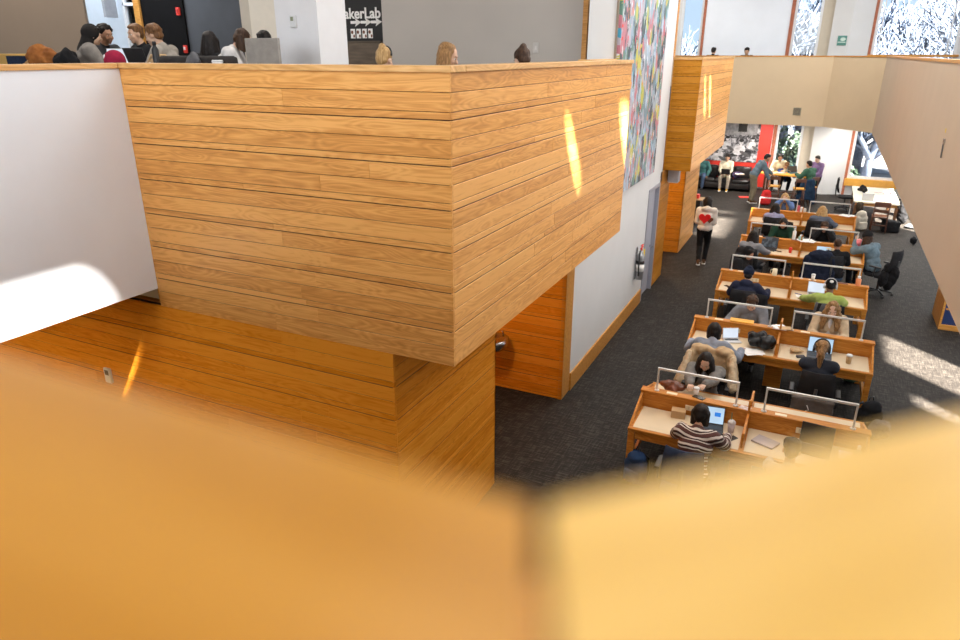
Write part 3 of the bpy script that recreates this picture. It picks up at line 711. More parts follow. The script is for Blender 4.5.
def cup(x, y, z, label, kind='paper', col='paper', lid='white', h=.11, r=.04, name='coffee_cup'):
    t = empty(name, (x, y, z), random.uniform(0, 6), label, 'cup')
    if kind == 'paper':
        b = B(); b.lathe([(r*.75, 0), (r, h), (r*.93, h), (r*.7, .006)], seg=20); b.build('cup_body', col, t)
        b = B(); b.lathe([(r*1.05, h-.004), (r*1.05, h+.008), (r*.9, h+.018), (.002, h+.018)], seg=20); b.build('lid', lid, t)
    elif kind == 'iced':
        b = B(); b.lathe([(r*.72, 0), (r, h), (r*.95, h), (r*.68, .006)], seg=20); b.build('cup_body', plain('iced_drink', (.55, .50, .55), .25, .2, 20), t)
        b = B(); b.lathe([(r*1.06, h-.004), (r*1.06, h+.004), (r*.95, h+.02), (r*.5, h+.038), (.01, h+.04)], seg=20); b.build('dome_lid', plain('clear_lid', (.62, .58, .58), .15, .1), t)
        b = B(); b.cyl((0, 0, .02), (.012, .01, h+.13), .005); b.build('straw', plain('green_straw', (.05, .25, .12), .4), t)
    elif kind == 'mug':
        b = B(); b.lathe([(r*.95, 0), (r, .01), (r, h), (r*.9, h), (r*.88, .012)], seg=20); b.build('mug_body', col, t)
        b = B(); b.tube([(r, 0, h*.85), (r+.03, 0, h*.8), (r+.035, 0, h*.4), (r, 0, h*.2)], .007); b.build('handle', col, t)
    elif kind == 'bottle':
        b = B(); b.lathe([(r*.95, 0), (r, .01), (r, h*.8), (r*.5, h*.92), (r*.45, h)], seg=20); b.build('bottle_body', col, t)
        b = B(); b.lathe([(r*.55, h-.01), (r*.55, h+.03)], seg=16); b.build('bottle_cap', lid, t)
    return t
def phone(x, y, z, rz, label):
    t = empty('phone', (x, y, z), rz, label, 'phone'); b = B(); b.box(-.037, .037, -.075, .075, 0, .009, bev=.003); b.build('case', 'black_plastic', t)
    b = B(); b.box(-.033, .033, -.07, .07, .009, .0098); b.build('screen', 'scr_off', t); return t
def flatbox(name, x, y, z, rz, sx, sy, sz, mat, label, cat):
    b = B(); b.box(-sx/2, sx/2, -sy/2, sy/2, 0, sz, bev=min(.004, sz*.3)); o = b.build(name, mat); place(o, (x, y, z), rz); return tag(o, label, cat)
def paperpile(x, y, z, rz, label, n=5, mats=('paper',), s=.28, name='loose_papers'):
    rnd = random.Random(int(x*1000+y*77)); b = B()
    for k in range(n):
        a = rnd.uniform(-.5, .5); dx, dy = rnd.uniform(-.06, .06), rnd.uniform(-.04, .04)
        b.box(-s/2, s/2, -s*.38, s*.38, .001+k*.003, .0034+k*.003, mat=k % len(mats), M4=Matrix.Translation((dx, dy, 0)) @ Matrix.Rotation(a, 4, 'Z'))
    o = b.build(name, list(mats)); place(o, (x, y, z), rz); return tag(o, label, 'papers')
TS = bpy.data.scenes.new('shaping')
def remesh(b, vox=.015, smooth=3, noiseamp=0, nscale=6, seedv=0, post=None):
    """fuse the overlapping shapes in b into one smooth skin"""
    me = b.mesh('tmp'); o = bpy.data.objects.new('tmp', me); TS.collection.objects.link(o)
    m = o.modifiers.new('r', 'REMESH'); m.mode = 'VOXEL'; m.voxel_size = vox
    if smooth: s = o.modifiers.new('s', 'SMOOTH'); s.factor = .5; s.iterations = smooth
    with bpy.context.temp_override(scene=TS, view_layer=TS.view_layers[0]): dg = bpy.context.evaluated_depsgraph_get()
    out = bpy.data.meshes.new_from_object(o.evaluated_get(dg))
    bpy.data.objects.remove(o); bpy.data.meshes.remove(me)
    bm = bmesh.new(); bm.from_mesh(out); bpy.data.meshes.remove(out)
    if noiseamp:
        bm.normal_update(); off = V((seedv*3.1, seedv*1.7, seedv*.9)); mv = []
        for v in bm.verts:
            n = noise.noise(v.co*nscale+off)+.5*noise.noise(v.co*nscale*2.3+off); mv.append(v.co+v.normal*n*noiseamp)
        for v, c in zip(bm.verts, mv): v.co = c
    for f in bm.faces: f.smooth = True
    nb = B(); nb.bm.free(); nb.bm = bm; return nb
def rbuild(b, name, mat, parent=None, **kw): return remesh(b, **kw).build(name, mat, parent)
def backpack(x, y, z, rz, label, mat, mat2='black_plastic', s=1.0, tilt=0, cat='backpack', name='backpack'):
    t = empty(name, (x, y, z), rz, label, cat); t.rotation_euler.x = tilt; t.scale = (s, s, s)
    b = B(); b.box(-.14, .14, -.08, .08, .03, .34, bev=.05); b.sph((0, 0, .36), (.13, .085, .09)); b.sph((0, 0, .08), (.15, .10, .08))
    rbuild(b, 'bag_body', mat, t, vox=.014, noiseamp=.012, nscale=9, seedv=x)
    b = B(); b.box(-.11, .11, -.13, -.07, .05, .22, bev=.03); rbuild(b, 'front_pocket', mat, t, vox=.014, noiseamp=.006, seedv=y)
    b = B(); b.tube([(-.03, .03, .44), (-.02, .03, .49), (.02, .03, .49), (.03, .03, .44)], .009); b.build('grab_handle', mat2, t)
    for sx in (-1, 1):
        b = B(); b.tube([(sx*.07, .07, .40), (sx*.09, .14, .32), (sx*.10, .13, .15), (sx*.11, .07, .06)], .014); b.build('strap', mat2, t)
    return t
def clothpile(x, y, z, rz, label, mat, rx=.22, ry=.15, h=.14, name='folded_coat', cat='coat', seedv=1, n=7):
    rnd = random.Random(seedv); b = B()
    for k in range(n):
        a = rnd.uniform(0, 6.28); q = rnd.uniform(.1, .6)
        b.sph((rx*q*math.cos(a), ry*q*math.sin(a), h*rnd.uniform(.25, .6)), (rx*rnd.uniform(.35, .6), ry*rnd.uniform(.35, .65), h*rnd.uniform(.25, .45)), Matrix.Rotation(a, 3, 'Z'))
    o = rbuild(b, name, mat, vox=.014, noiseamp=.02, nscale=11, seedv=seedv)
    zmin = min(v.co.z for v in o.data.vertices)
    for v in o.data.vertices: v.co.z -= zmin
    place(o, (x, y, z), rz); return tag(o, label, cat)
M['carton'] = plain('cardboard', (.50, .33, .17), .8, .08)
M['green_fab'] = fabric('green_fabric', (.06, .10, .055)); M['black_fab'] = fabric('black_fabric', (.014, .014, .016)); M['blue_fab'] = fabric('blue_fabric', (.03, .07, .18))
M['brown_leather'] = plain('brown_leather', (.16, .045, .02), .35, .3, 8); M['grey_fab'] = fabric('grey_fabric', (.12, .12, .13)); M['taupe_fab'] = fabric('taupe_fabric', (.13, .11, .10))
M['beige_fab'] = fabric('beige_coat_fabric', (.55, .40, .24)); M['cream_fab'] = fabric('cream_fleece', (.68, .55, .38)); M['navy_coat'] = fabric('navy_coat_fabric', (.02, .045, .09)); M['red_fab'] = fabric('red_fabric', (.6, .03, .03))
M['mixed'] = plain('printed_paper', (.55, .45, .42), .6, .5, 25)

# row 1 (nearest table)
laptop(-.68, 7.80, DZ, .12, 'open laptop with pale blue screen in front of striped sweater', 'black_plastic', 'scr_blue', open_=1.85)
b = B(); b.box(-.115, -.045, -.0035, -.001, .10, .15, M4=Matrix.Translation((-.68, 7.80, DZ)) @ Matrix.Rotation(.12, 4, 'Z') @ Matrix.Translation((.16, .11, .016)) @ Matrix.Rotation(-.28, 4, 'X'))
o = b.build('screen_tile', emit('tile_blue', (.02, .22, .75), 1)); o.parent = bpy.data.objects['laptop']; o.matrix_parent_inverse = Matrix.LocRotScale(V((-.68, 7.80, DZ)), Matrix.Rotation(.12, 3, 'Z'), None).inverted()
flatbox('cardboard_box', -1.08, 7.95, DZ, .1, .17, .12, .10, 'carton', 'small brown cardboard box left of the striped sweater', 'box')
cup(-.44, 7.85, DZ, 'iced drink cup with green straw and domed lid by the laptop', 'iced', h=.12, r=.045, name='iced_drink_cup')
phone(-.41, 7.68, DZ, -.6, 'dark phone lying beside the iced drink cup')
flatbox('notebook', -.04, 7.76, DZ, -.42, .26, .19, .022, plain('notebook_lilac', (.42, .36, .36), .5), 'closed lilac grey notebook on the nearest table, right desk', 'notebook')
laptop(.47, 7.80, DZ, -.1, 'open laptop with black screen on the nearest table', 'black_plastic', 'scr_off', open_=1.75, w=.35, d=.25)
flatbox('sheet_of_paper', .80, 7.86, DZ, 0, .14, .2, .006, 'paper', 'white sheet right of the black screened laptop', 'paper')
cup(.90, 7.72, DZ, 'clear bottle at right end of the nearest table', 'bottle', col=plain('clear_bottle', (.45, .42, .42), .15), lid='paper', h=.2, r=.035, name='water_bottle')
flatbox('photo_card', -.33, 8.09, LZ, -.3, .13, .09, .003, 'mixed', 'small printed card on the nearest partition beside the fin', 'card')
clothpile(-1.30, 8.58, DZ, .2, 'brown leather handbag slumped on the far left desk of nearest table', 'brown_leather', .22, .13, .18, 'leather_handbag', 'handbag', 4)
cup(-.93, 8.20, LZ-.02, 'white cup held over the partition by dark haired person in grey jacket', 'paper', h=.1, r=.036)
phone(-.88, 8.12, LZ, 1.2, 'phone on the partition under the held white cup')
backpack(-1.44, 7.42, 0, -.3, 'blue backpack standing on the floor by the nearest table leg', 'blue_fab')
backpack(1.20, 10.0, 0, .5, 'black backpack on the floor behind nearest table right end', 'black_fab', s=1.15)
clothpile(1.36, 9.86, 0, .6, 'slate grey jacket heaped on the floor beside black backpack', 'grey_fab', .17, .2, .36, 'grey_jacket', 'jacket', 9)
# row 2
laptop(-.78, 10.78, DZ, .45, 'open laptop with white screen beside black bag on second table', 'silver', 'scr_white', open_=1.8, w=.25, d=.17)
clothpile(-.38, 10.68, DZ, -.5, 'black shiny backpack lying on the second table', plain('black_nylon', (.008, .008, .009), .38, .3, 10, spec=.3, bump=.4, bscale=14), .27, .15, .26, 'black_backpack', 'backpack', 12, 9)
paperpile(-.42, 10.50, DZ, .3, 'white papers under the black bag on second table', 3)
paperpile(-.11, 11.09, LZ, .2, 'crumpled wrappers and printed papers on second table partition', 6, ('mixed', 'paper', 'carton'), .2, 'crumpled_wrappers')
clothpile(.14, 10.76, DZ, .3, 'crumpled brown paper bag on the second table right desk', 'carton', .15, .10, .07, 'paper_bag', 'paper bag', 15)
flatbox('eraser_case', .22, 10.58, DZ, .4, .12, .06, .03, 'grey_fab', 'small grey pencil case below the brown paper bag', 'pencil case')
laptop(.47, 10.72, DZ, 0, 'open laptop with bright blue screen before the ponytail', 'dark_plastic', 'scr_blue', open_=1.75, w=.34, d=.24)
cup(.86, 10.66, DZ, 'white lidded coffee cup right of the ponytail laptop', 'paper', col='carton', h=.12, r=.042)
flatbox('orange_folder', -.70, 11.13, LZ, .02, .36, .16, .018, plain('folder_orange', (.75, .38, .05), .6), 'orange folder on second table partition before grey hoodie', 'folder')
laptop(.58, 11.36, DZ, PI, 'pale gold laptop open in front of the blonde person', 'gold_al', 'scr_white', open_=1.9)
paperpile(.28, 11.35, DZ, 0, 'long white papers left of the gold laptop', 4, s=.3)
backpack(1.02, 11.75, DZ-.75, .3, 'dark green backpack on floor by the blonde person', 'green_fab')
# row 3
phone(-1.20, 13.62, DZ, .9, 'dark phone on left end of the third table'); phone(-1.12, 13.55, DZ, 1.3, 'black phone in a case lying next to another phone on third table')
laptop(.36, 13.80, DZ, .1, 'open laptop with white screen before the lime green shirt', 'silver', 'scr_white', open_=1.8, w=.3, d=.21)
for (x, y, r, l, c) in ((.05, 13.72, 1.2, 'blue pen left of papers on the third table', (.05, .08, .3)), (.22, 13.62, 1.4, 'pale blue marker beside the lime green sleeve', (.25, .35, .6)), (.27, 13.44, .8, 'black pen by the lime green elbow', (.03, .03, .06))):
    b = B(); b.cyl((0, -.07, .007), (0, .06, .007), .007); o = b.build('pen', plain('pen_ink%.2f' % x, c, .4)); place(o, (x, y, DZ), r); tag(o, l, 'pen')
paperpile(.14, 13.62, DZ, .2, 'scattered note papers among pens on third table', 3, s=.16)
cup(-.42, 14.0, LZ, 'cream mug with handle on the third table partition', 'mug', col='cream', h=.13, r=.045, name='cream_mug')
cup(.26, 14.0, LZ, 'small white cup on the third partition left of lime shirt', 'paper', h=.1, r=.036)
cup(1.02, 14.0, LZ, 'orange tumbler at the right end of third partition', 'bottle', col=plain('tumbler_orange', (.72, .25, .10), .4), lid='paper', h=.15, r=.045, name='orange_tumbler')
flatbox('wallet', .75, 14.0, LZ, .05, .22, .07, .012, 'brown_leather', 'flat brown case on third partition beside the orange tumbler', 'case')
# row 4
laptop(-.74, 16.88, DZ, -.15, 'open black laptop with dark screen on fourth table left desk', 'black_plastic', 'scr_dark', open_=1.8, w=.36, d=.25)
phone(-.50, 16.80, DZ, 1.2, 'black phone right of the dark screened laptop'); phone(-.20, 17.12, LZ, 1.5, 'white topped phone on fourth partition above the red cup')
cup(-.25, 16.80, DZ, 'red plastic cup on the fourth table', 'paper', col='red', lid='red', h=.1, r=.038, name='red_cup')
laptop(.43, 16.95, DZ, 0, 'laptop with blue white screen before shaven headed person', 'silver', 'scr_blue', open_=1.8, w=.3, d=.2)
cup(-.23, 17.13, LZ, 'tall white bottle on fourth partition beside the green jacket', 'bottle', h=.24, r=.038, lid='white', name='white_bottle')
cup(-.08, 17.13, LZ, 'short teal tub next to the white bottle on the fourth partition', 'bottle', col=plain('tub_teal', (.35, .6, .55), .4), lid='paper', h=.10, r=.05, name='teal_tub')
paperpile(.05, 17.14, LZ, .2, 'stack of white papers on the fourth partition', 6)
laptop(.36, 17.42, DZ, PI, 'grey laptop open before person with hands at face', 'grey_fab', 'scr_dark', open_=1.85)
laptop(-.62, 17.45, DZ, PI, 'slate blue laptop open before the green jacket', plain('slate_blue', (.12, .13, .28), .5), 'scr_dark', open_=2.2)
cup(1.10, 17.12, LZ, 'pink cup at the right end of the fourth partition', 'paper', col=plain('pink', (.85, .22, .26), .5), lid=plain('pink2', (.85, .3, .33), .5), h=.14, r=.055, name='pink_cup')
# row 5
laptop(.62, 20.80, DZ, PI+.1, 'open laptop among the clothes on the farthest table', 'silver', 'scr_dark')
clothpile(.25, 20.85, DZ, .1, 'dark blue and black coat heap on the farthest table', 'navy_coat', .22, .18, .18, 'dark_coat', 'coat', 21)
clothpile(-.06, 20.80, DZ, .4, 'yellow and black patterned scarf pile on the farthest table', plain('yellow_black', (.28, .22, .03), .8, 1.0, 22), .16, .14, .14, 'patterned_scarf', 'scarf', 22)
clothpile(.95, 20.9, DZ, .4, 'blue grey jacket lying at the right end of farthest table', 'grey_fab', .2, .16, .10, 'blue_jacket', 'jacket', 25)
for k, (x, y, c, l) in enumerate(((-.28, 20.48, (.7, .12, .15), 'pink carton on the farthest partition'), (-.20, 20.46, (.85, .85, .85), 'white carton on the farthest partition'), (-.12, 20.48, (.75, .72, .68), 'squat pale carton next to scarf pile'))):
    flatbox('drink_carton', x, y, LZ, .2*k, .06, .05, .16-.03*k, plain('carton%d' % k, c, .5), l, 'carton')
paperpile(.9, 20.46, LZ, 0, 'white sheets on right end of the farthest partition', 3)

# ------------- right hand wooden table with chairs and bags
t = empty('work_table', (1.80, 25.4, 0), 0, 'wooden work table with cream top under the right window', 'table')
b = B(); b.box(-.62, .62, -1.45, 1.45, .72, .76, bev=.005); b.build('table_top', plain('table_cream', (.72, .66, .52), .35, .05), t)
b = B(); b.box(-.56, .56, -1.38, 1.38, .63, .72); b.build('apron', 'oak_trim', t)
for sx in (-1, 1):
    for sy in (-1, 1): b = B(); b.box(sx*.55-.04, sx*.55+.04, sy*1.36-.04, sy*1.36+.04, 0, .64, bev=.004); b.build('leg', plain('walnut', (.20, .09, .035), .5, .2, 6), t)
M['walnut2'] = plain('dark_wood', (.11, .04, .02), .45, .25, 6)
def woodchair(x, y, rz, label, mat='walnut2', high=0):
    t = empty('wooden_chair', (x, y, 0), rz, label, 'chair', 'wooden side chairs'); h = .46+high
    b = B(); b.box(-.21, .21, -.20, .22, h-.04, h, bev=.012); b.build('seat', mat, t)
    for sx in (-1, 1):
        b = B(); b.tube([(sx*.19, .19, 0), (sx*.185, .18, h-.03)], .02); b.build('leg', mat, t)
        b = B(); b.tube([(sx*.20, -.26, 0), (sx*.19, -.18, h-.02), (sx*.19, -.25, h+.45)], .02); b.build('leg', mat, t)
    b = B(); b.box(-.21, .21, -.265, -.235, h+.30, h+.45, bev=.008); b.build('top_slat', mat, t)
    b = B(); b.box(-.19, .19, -.245, -.22, h+.14, h+.22, bev=.006); b.build('back_slat', mat, t)
    b = B(); b.box(-.18, .18, .16, .19, .2, .23); b.box(-.19, .19, -.23, -.21, .2, .23); b.build('stretcher', mat, t)
    return t
woodchair(1.92, 23.55, 0, 'dark wooden slat back chair at the near end of work table')
b = B(); b.box(-.15, .15, -.03, .03, .0, .05, bev=.01); 
chair(1.02, 26.4, -PI/2, 'black mesh task chair left of the work table', arms=False)
clothpile(1.45, 25.6, .76, 0, 'round black bag on the work table', 'black_fab', .18, .15, .24, 'black_bag', 'bag', 31)
laptop(1.55, 24.3, .76, PI, 'white laptop on the near edge of work table', 'white', 'scr_off', open_=1.7)
cup(2.2, 25.0, .76, 'pink drink bottle on the work table', 'bottle', col=plain('pink3', (.85, .2, .22), .5), lid='paper', h=.2, r=.035, name='pink_bottle')
paperpile(2.0, 25.8, .76, .3, 'papers strewn over the work table', 6, ('paper', 'mixed'))
backpack(1.42, 23.35, .0, .6, 'beige and black backpack hung low by the wooden chair', plain('beige_canvas', (.42, .38, .31), .8, .2), 'black_fab', s=1.35)
clothpile(1.34, 23.62, .48, .6, 'olive brown jacket resting on the beige backpack', fabric('olive', (.07, .05, .03)), .14, .14, .35, 'olive_jacket', 'jacket', 33)
b = B(); b.box(-.24, .24, -.16, .16, 0, .34, bev=.05); o = rbuild(b, 'duffel_bag', 'black_fab', vox=.02, noiseamp=.02, seedv=5); place(o, (2.25, 23.6, 0), .1); tag(o, 'boxy black duffel bag on the floor beside the wooden chair', 'bag')
clothpile(2.65, 25.0, 0, .6, 'black coat and bag bundle on the floor right of the work table', 'black_fab', .2, .3, .75, 'black_coat_bundle', 'coat', 35, 9)
clothpile(2.9, 24.3, 0, .2, 'grey blue sneaker pair and cloth left on the sunlit floor', 'grey_fab', .2, .15, .12, 'cloth_heap', 'cloth', 36)
clothpile(2.75, 22.2, 0, .2, 'small black bag on the floor under right parapet', 'black_fab', .14, .12, .2, 'small_black_bag', 'bag', 37)
# blue bookcase under the right balcony
t = empty('blue_bookcase', (3.0, 15.55, 0), 0, 'low blue panelled bookcase with oak edge under the right balcony', 'bookcase')
b = B(); b.box(-.36, .3, -.45, .45, .06, 1.1); b.build('blue_panel', plain('blue_panel', (.015, .035, .13), .5, .1), t)
b = B(); b.box(-.40, -.36, -.47, .47, 0, 1.14); b.box(-.40, .34, -.49, -.45, 0, .10); b.box(-.40, .34, .45, .49, 0, 1.14); b.box(-.40, .34, -.49, .49, 1.1, 1.14); b.box(-.40, .34, -.49, -.45, 1.06, 1.12); b.build('oak_frame', 'oak_trim', t)
for k in range(2): b = B(); b.box(-.34, .3, -.462, -.45, .4+.3*k, .43+.3*k); b.build('shelf_edge', 'oak_trim', t)

# ------------- lounge: sofa, high table, stools, stand
t = empty('leather_sofa', (-3.45, 28.78, 0), 0, 'long black leather sofa below the photo mural', 'sofa')
M['leather'] = plain('black_leather', (.02, .018, .018), .3, .3, 5, bump=.3, bscale=20)
b = B(); b.box(-1.35, 1.2, -.42, .42, .08, .30, bev=.03); b.build('sofa_base', 'leather', t, True)
for k in range(4): b = B(); b.box(-1.34+k*.63, -1.34+k*.63+.62, -.45, .25, .30, .44, bev=.045); b.build('seat_cushion', 'leather', t, True)
for k in range(4): b = B(); b.box(-1.34+k*.63, -1.34+k*.63+.62, .18, .42, .42, .86, bev=.05); b.build('back_cushion', 'leather', t, True)
b = B(); b.box(1.2, 1.38, -.45, .42, .06, .62, bev=.04); b.build('armrest', 'leather', t, True)
clothpile(-2.75, 28.62, .44, .3, 'blue black bag with white papers on the sofa', fabric('violet_black', (.08, .06, .14)), .25, .2, .26, 'soft_bag', 'bag', 41)
paperpile(-2.62, 28.45, .66, .5, 'open papers resting on the bag on the sofa', 5, ('paper', 'laminate'), .3)
flatbox('red_folder', -2.2, 27.3, 0, .3, .5, .25, .02, 'red', 'flat red folder on the floor before the sofa', 'folder')
t = empty('high_table', (-.95, 27.35, 0), -.12, 'high table with orange wooden top where people gather', 'table')
b = B(); b.prism([(-.85, -.30), (-.7, -.42), (.7, -.42), (.85, -.3), (.85, .3), (.7, .42), (-.7, .42), (-.85, .3)], .92, .96); b.build('table_top', plain('orange_top', (.80, .38, .05), .35, .1), t)
for sx in (-1, 1):
    for sy in (-1, 1): b = B(); b.box(sx*.66-.03, sx*.66+.03, sy*.28-.03, sy*.28+.03, 0, .92); b.build('leg', 'walnut2', t)
b = B(); b.box(-.66, .66, -.015, .015, .25, .29); b.build('foot_rail', 'walnut2', t)
def stool(x, y, rz, label, mat='sill'):
    t = empty('bar_stool', (x, y, 0), rz, label, 'stool', 'stools at the high table')
    b = B(); b.box(-.18, .18, -.17, .17, .60, .64, bev=.012); b.build('seat', plain('stool_orange%.1f' % x, (.70, .34, .06), .4, .1), t)
    for sx in (-1, 1):
        for sy in (-1, 1): b = B(); b.tube([(sx*.19, sy*.18, 0), (sx*.14, sy*.13, .61)], .018); b.build('leg', 'walnut2', t)
    b = B(); b.box(-.16, .16, -.165, -.145, .25, .28); b.box(-.16, .16, .145, .165, .25, .28); b.build('foot_ring', 'walnut2', t)
    for sx in (-1, 1): b = B(); b.tube([(sx*.15, -.16, .62), (sx*.15, -.19, .95)], .016); b.build('back_post', 'walnut2', t)
    b = B(); b.box(-.17, .17, -.21, -.18, .86, .98, bev=.008); b.build('back_slat', 'walnut2', t)
    return t
stool(-1.25, 26.55, 0, 'orange seated stool in front of the high table, nearest the leaning man')
stool(-.45, 26.35, .2, 'orange seated stool under the green sweater side of the high table')
paperpile(-1.2, 27.35, .96, .1, 'open books and papers over left half of the high table', 6, ('paper', 'mixed'), .34)
laptop(-.72, 27.45, .96, .4, 'teal blue tablet propped on the high table', plain('teal_case', (.03, .25, .36), .5), 'scr_off', open_=2.1, w=.34, d=.26)
laptop(-.40, 27.2, .96, -.5, 'dark blue tablet lying open on right end of high table', plain('teal_case2', (.02, .16, .26), .5), 'scr_off', open_=2.4)
paperpile(-.35, 27.5, .96, .5, 'white pages at right end of the high table', 4, ('paper',), .26)
backpack(-1.45, 26.1, .0, .3, 'black and red backpack on floor under the high table', 'red_fab', 'black_fab', s=1.2)
t = empty('display_stand', (-3.12, 21.2, 0), 0, 'narrow black stand with tan top at the end of the oak wall', 'stand')
b = B(); b.box(-.18, .18, -.2, .2, 0, .95, bev=.01); b.build('stand_body', 'black_plastic', t)
b = B(); b.box(-.22, .24, -.24, .24, .95, .98, bev=.006); b.build('stand_top', 'carton', t)
b = B(); b.box(-.1, .12, -.1, .1, .98, 1.1, bev=.02); b.build('red_tray', 'red', t)

# ------------- upstairs furniture
def utable(x, y, sx, sy, rz, label, mat='dark_plastic', h=.745):
    t = empty('library_table', (x, y, UF), rz, label, 'table')
    b = B(); b.box(-sx/2, sx/2, -sy/2, sy/2, h-.035, h, bev=.005); b.build('table_top', mat, t)
    for a in (-1, 1):
        for c in (-1, 1): b = B(); b.box(a*(sx/2-.08)-.03, a*(sx/2-.08)+.03, c*(sy/2-.08)-.03, c*(sy/2-.08)+.03, 0, h-.03); b.build('leg', mat, t)
    return t
utable(-8.25, 6.55, 1.75, .85, 0, 'dark upstairs table between the talking students', h=.95)
t = empty('booth_bench', (-10.45, 6.9, UF), 0, 'yellow oak booth bench back with dark panel upstairs at far left', 'bench')
b = B(); b.box(-1.2, 1.0, -.04, .04, .3, 1.14, bev=.01); b.build('backrest', plain('bench_yellow', (.72, .42, .10), .4, .15, 3), t)
b = B(); b.box(-.36, .36, -.05, -.038, .98, 1.11); b.build('dark_inset', 'navy_fab', t)
b = B(); b.box(-1.2, 1.0, .04, .5, .38, .46, bev=.02); b.build('seat', 'navy_fab', t)
b = B(); b.box(-1.2, -1.1, .0, .5, 0, .38); b.box(.9, 1.0, 0, .5, 0, .38); b.build('bench_base', 'oak_trim', t)
bpy.data.objects['dark_inset'].location.x = -.35
clothpile(-9.28, 6.2, UF+.86, .1, 'rust brown teddy coat with tan fleece lining heaped upstairs', fabric('rust_teddy', (.32, .12, .03), (.22, .075, .02)), .34, .18, .36, 'teddy_coat', 'coat', 51, 11)
clothpile(-9.34, 6.02, UF+.90, .6, 'tan sherpa scarf draped over the rust brown coat', fabric('sherpa', (.55, .36, .16), (.35, .2, .08), 90), .3, .09, .2, 'sherpa_scarf', 'scarf', 52)
utable(-9.85, 6.15, 1.3, .7, 0, 'upstairs table under the rust brown coat', h=.86)
clothpile(-8.86, 6.25, UF+.95, .4, 'black shoulder bag with straps beside the rust brown coat', 'black_fab', .2, .14, .28, 'shoulder_bag', 'bag', 53)
laptop(-8.48, 6.66, UF+.95, .7, 'open laptop with pale screen behind the maroon cap', 'silver', 'scr_white', open_=1.85, w=.34, d=.25)
laptop(-8.08, 6.78, UF+.95, PI, 'black laptop seen from behind between the students', 'black_plastic', 'scr_dark', open_=1.9, w=.36, d=.26)
cup(-7.42, 6.35, UF+.95, 'tall black water bottle beside the grey sweater', 'bottle', col='black_plastic', lid='black_plastic', h=.30, r=.04, name='black_bottle')
t = empty('baseball_cap', (-8.03, 6.25, UF+1.03), 2.6, 'maroon baseball cap with white patch sitting on the upstairs table', 'cap')
b = B(); b.sph((0, 0, .03), (.11, .13, .13)); rbuild(b, 'crown', fabric('maroon', (.36, .02, .06)), t, vox=.014)
b = B(); b.sph((0, .14, -.02), (.09, .10, .012)); rbuild(b, 'brim', fabric('maroon2', (.33, .02, .05)), t, vox=.01)
b = B(); b.sph((.0, .105, .07), (.035, .02, .035)); b.build('patch', 'paper', t)
clothpile(-8.0, 6.25, UF+.95, 0, 'black cloth pouch under the maroon baseball cap', 'black_fab', .14, .12, .1, 'cloth_pouch', 'pouch', 58)
t = empty('felt_divider', (-5.60, 6.2, UF), 0, 'grey felt desk divider standing beside the white column', 'divider')
b = B(); b.box(-.23, .23, -.02, .02, .5, 1.30, bev=.008); b.build('felt_panel', fabric('grey_felt', (.34, .32, .29), (.28, .26, .24), 60), t)
b = B(); b.box(-.23, .23, -.03, .03, .42, .5); b.box(-.2, -.16, -.03, .03, 0, .42); b.box(.16, .2, -.03, .03, 0, .42); b.build('stand', 'dark_plastic', t)
def loungechair(x, y, rz, label, mat='black_fab'):
    t = empty('tub_chair', (x, y, UF), rz, label, 'chair'); b = B(); b.box(-.28, .28, -.25, .25, .2, .45, bev=.04); b.build('seat', mat, t, True)
    b = B(); b.box(-.30, .30, -.33, -.23, .2, 1.12, bev=.04); b.build('backrest', mat, t, True)
    for s in (-1, 1): b = B(); b.box(s*.27-.03, s*.27+.03, -.25, .22, .2, .64, bev=.02); b.build('armrest', mat, t, True)
    for sx in (-1, 1):
        for sy in (-1, 1): b = B(); b.cyl((sx*.22, sy*.2, 0), (sx*.22, sy*.2, .22), .018); b.build('leg', 'steel', t)
    return t
M['dark_up'] = fabric('charcoal_upholstery', (.045, .04, .038))
loungechair(-6.96, 6.55, 0, 'charcoal chair back upstairs left of the long haired person', 'dark_up')
loungechair(-6.34, 6.52, 0, 'dark chair back upstairs holding bags beside white jacket', 'dark_up')
t = empty('bentwood_chair', (-7.68, 6.80, UF), .2, 'light wooden curved chair back behind the grey sweater', 'chair')
b = B(); b.tube([(-.2, -.2, .45), (-.2, -.22, 1.0), (-.1, -.24, 1.12), (.1, -.24, 1.12), (.2, -.22, 1.0), (.2, -.2, .45)], .02); b.build('back_hoop', 'carton', t)
b = B(); b.box(-.14, .14, -.24, -.225, .7, 1.08, bev=.005); b.build('back_panel', 'carton', t)
b = B(); b.box(-.22, .22, -.2, .2, .43, .46, bev=.01); b.build('seat', 'carton', t)
for sx in (-1, 1):
    for sy in (-1, 1): b = B(); b.cyl((sx*.18, sy*.17, 0), (sx*.18, sy*.17, .44), .015); b.build('leg', 'carton', t)
cup(-6.20, 6.12, UF+.86, 'white paper cup with white lid on the upstairs table near dark chairs', 'paper', h=.2, r=.06, name='tall_paper_cup')
clothpile(-6.62, 6.15, UF+.86, 0, 'dark grey rucksack with pale tag on the upstairs table', 'grey_fab', .16, .12, .3, 'rucksack', 'backpack', 56)
utable(-6.5, 6.12, 1.1, .4, 0, 'dark upstairs table in front of the white jacket', h=.86)
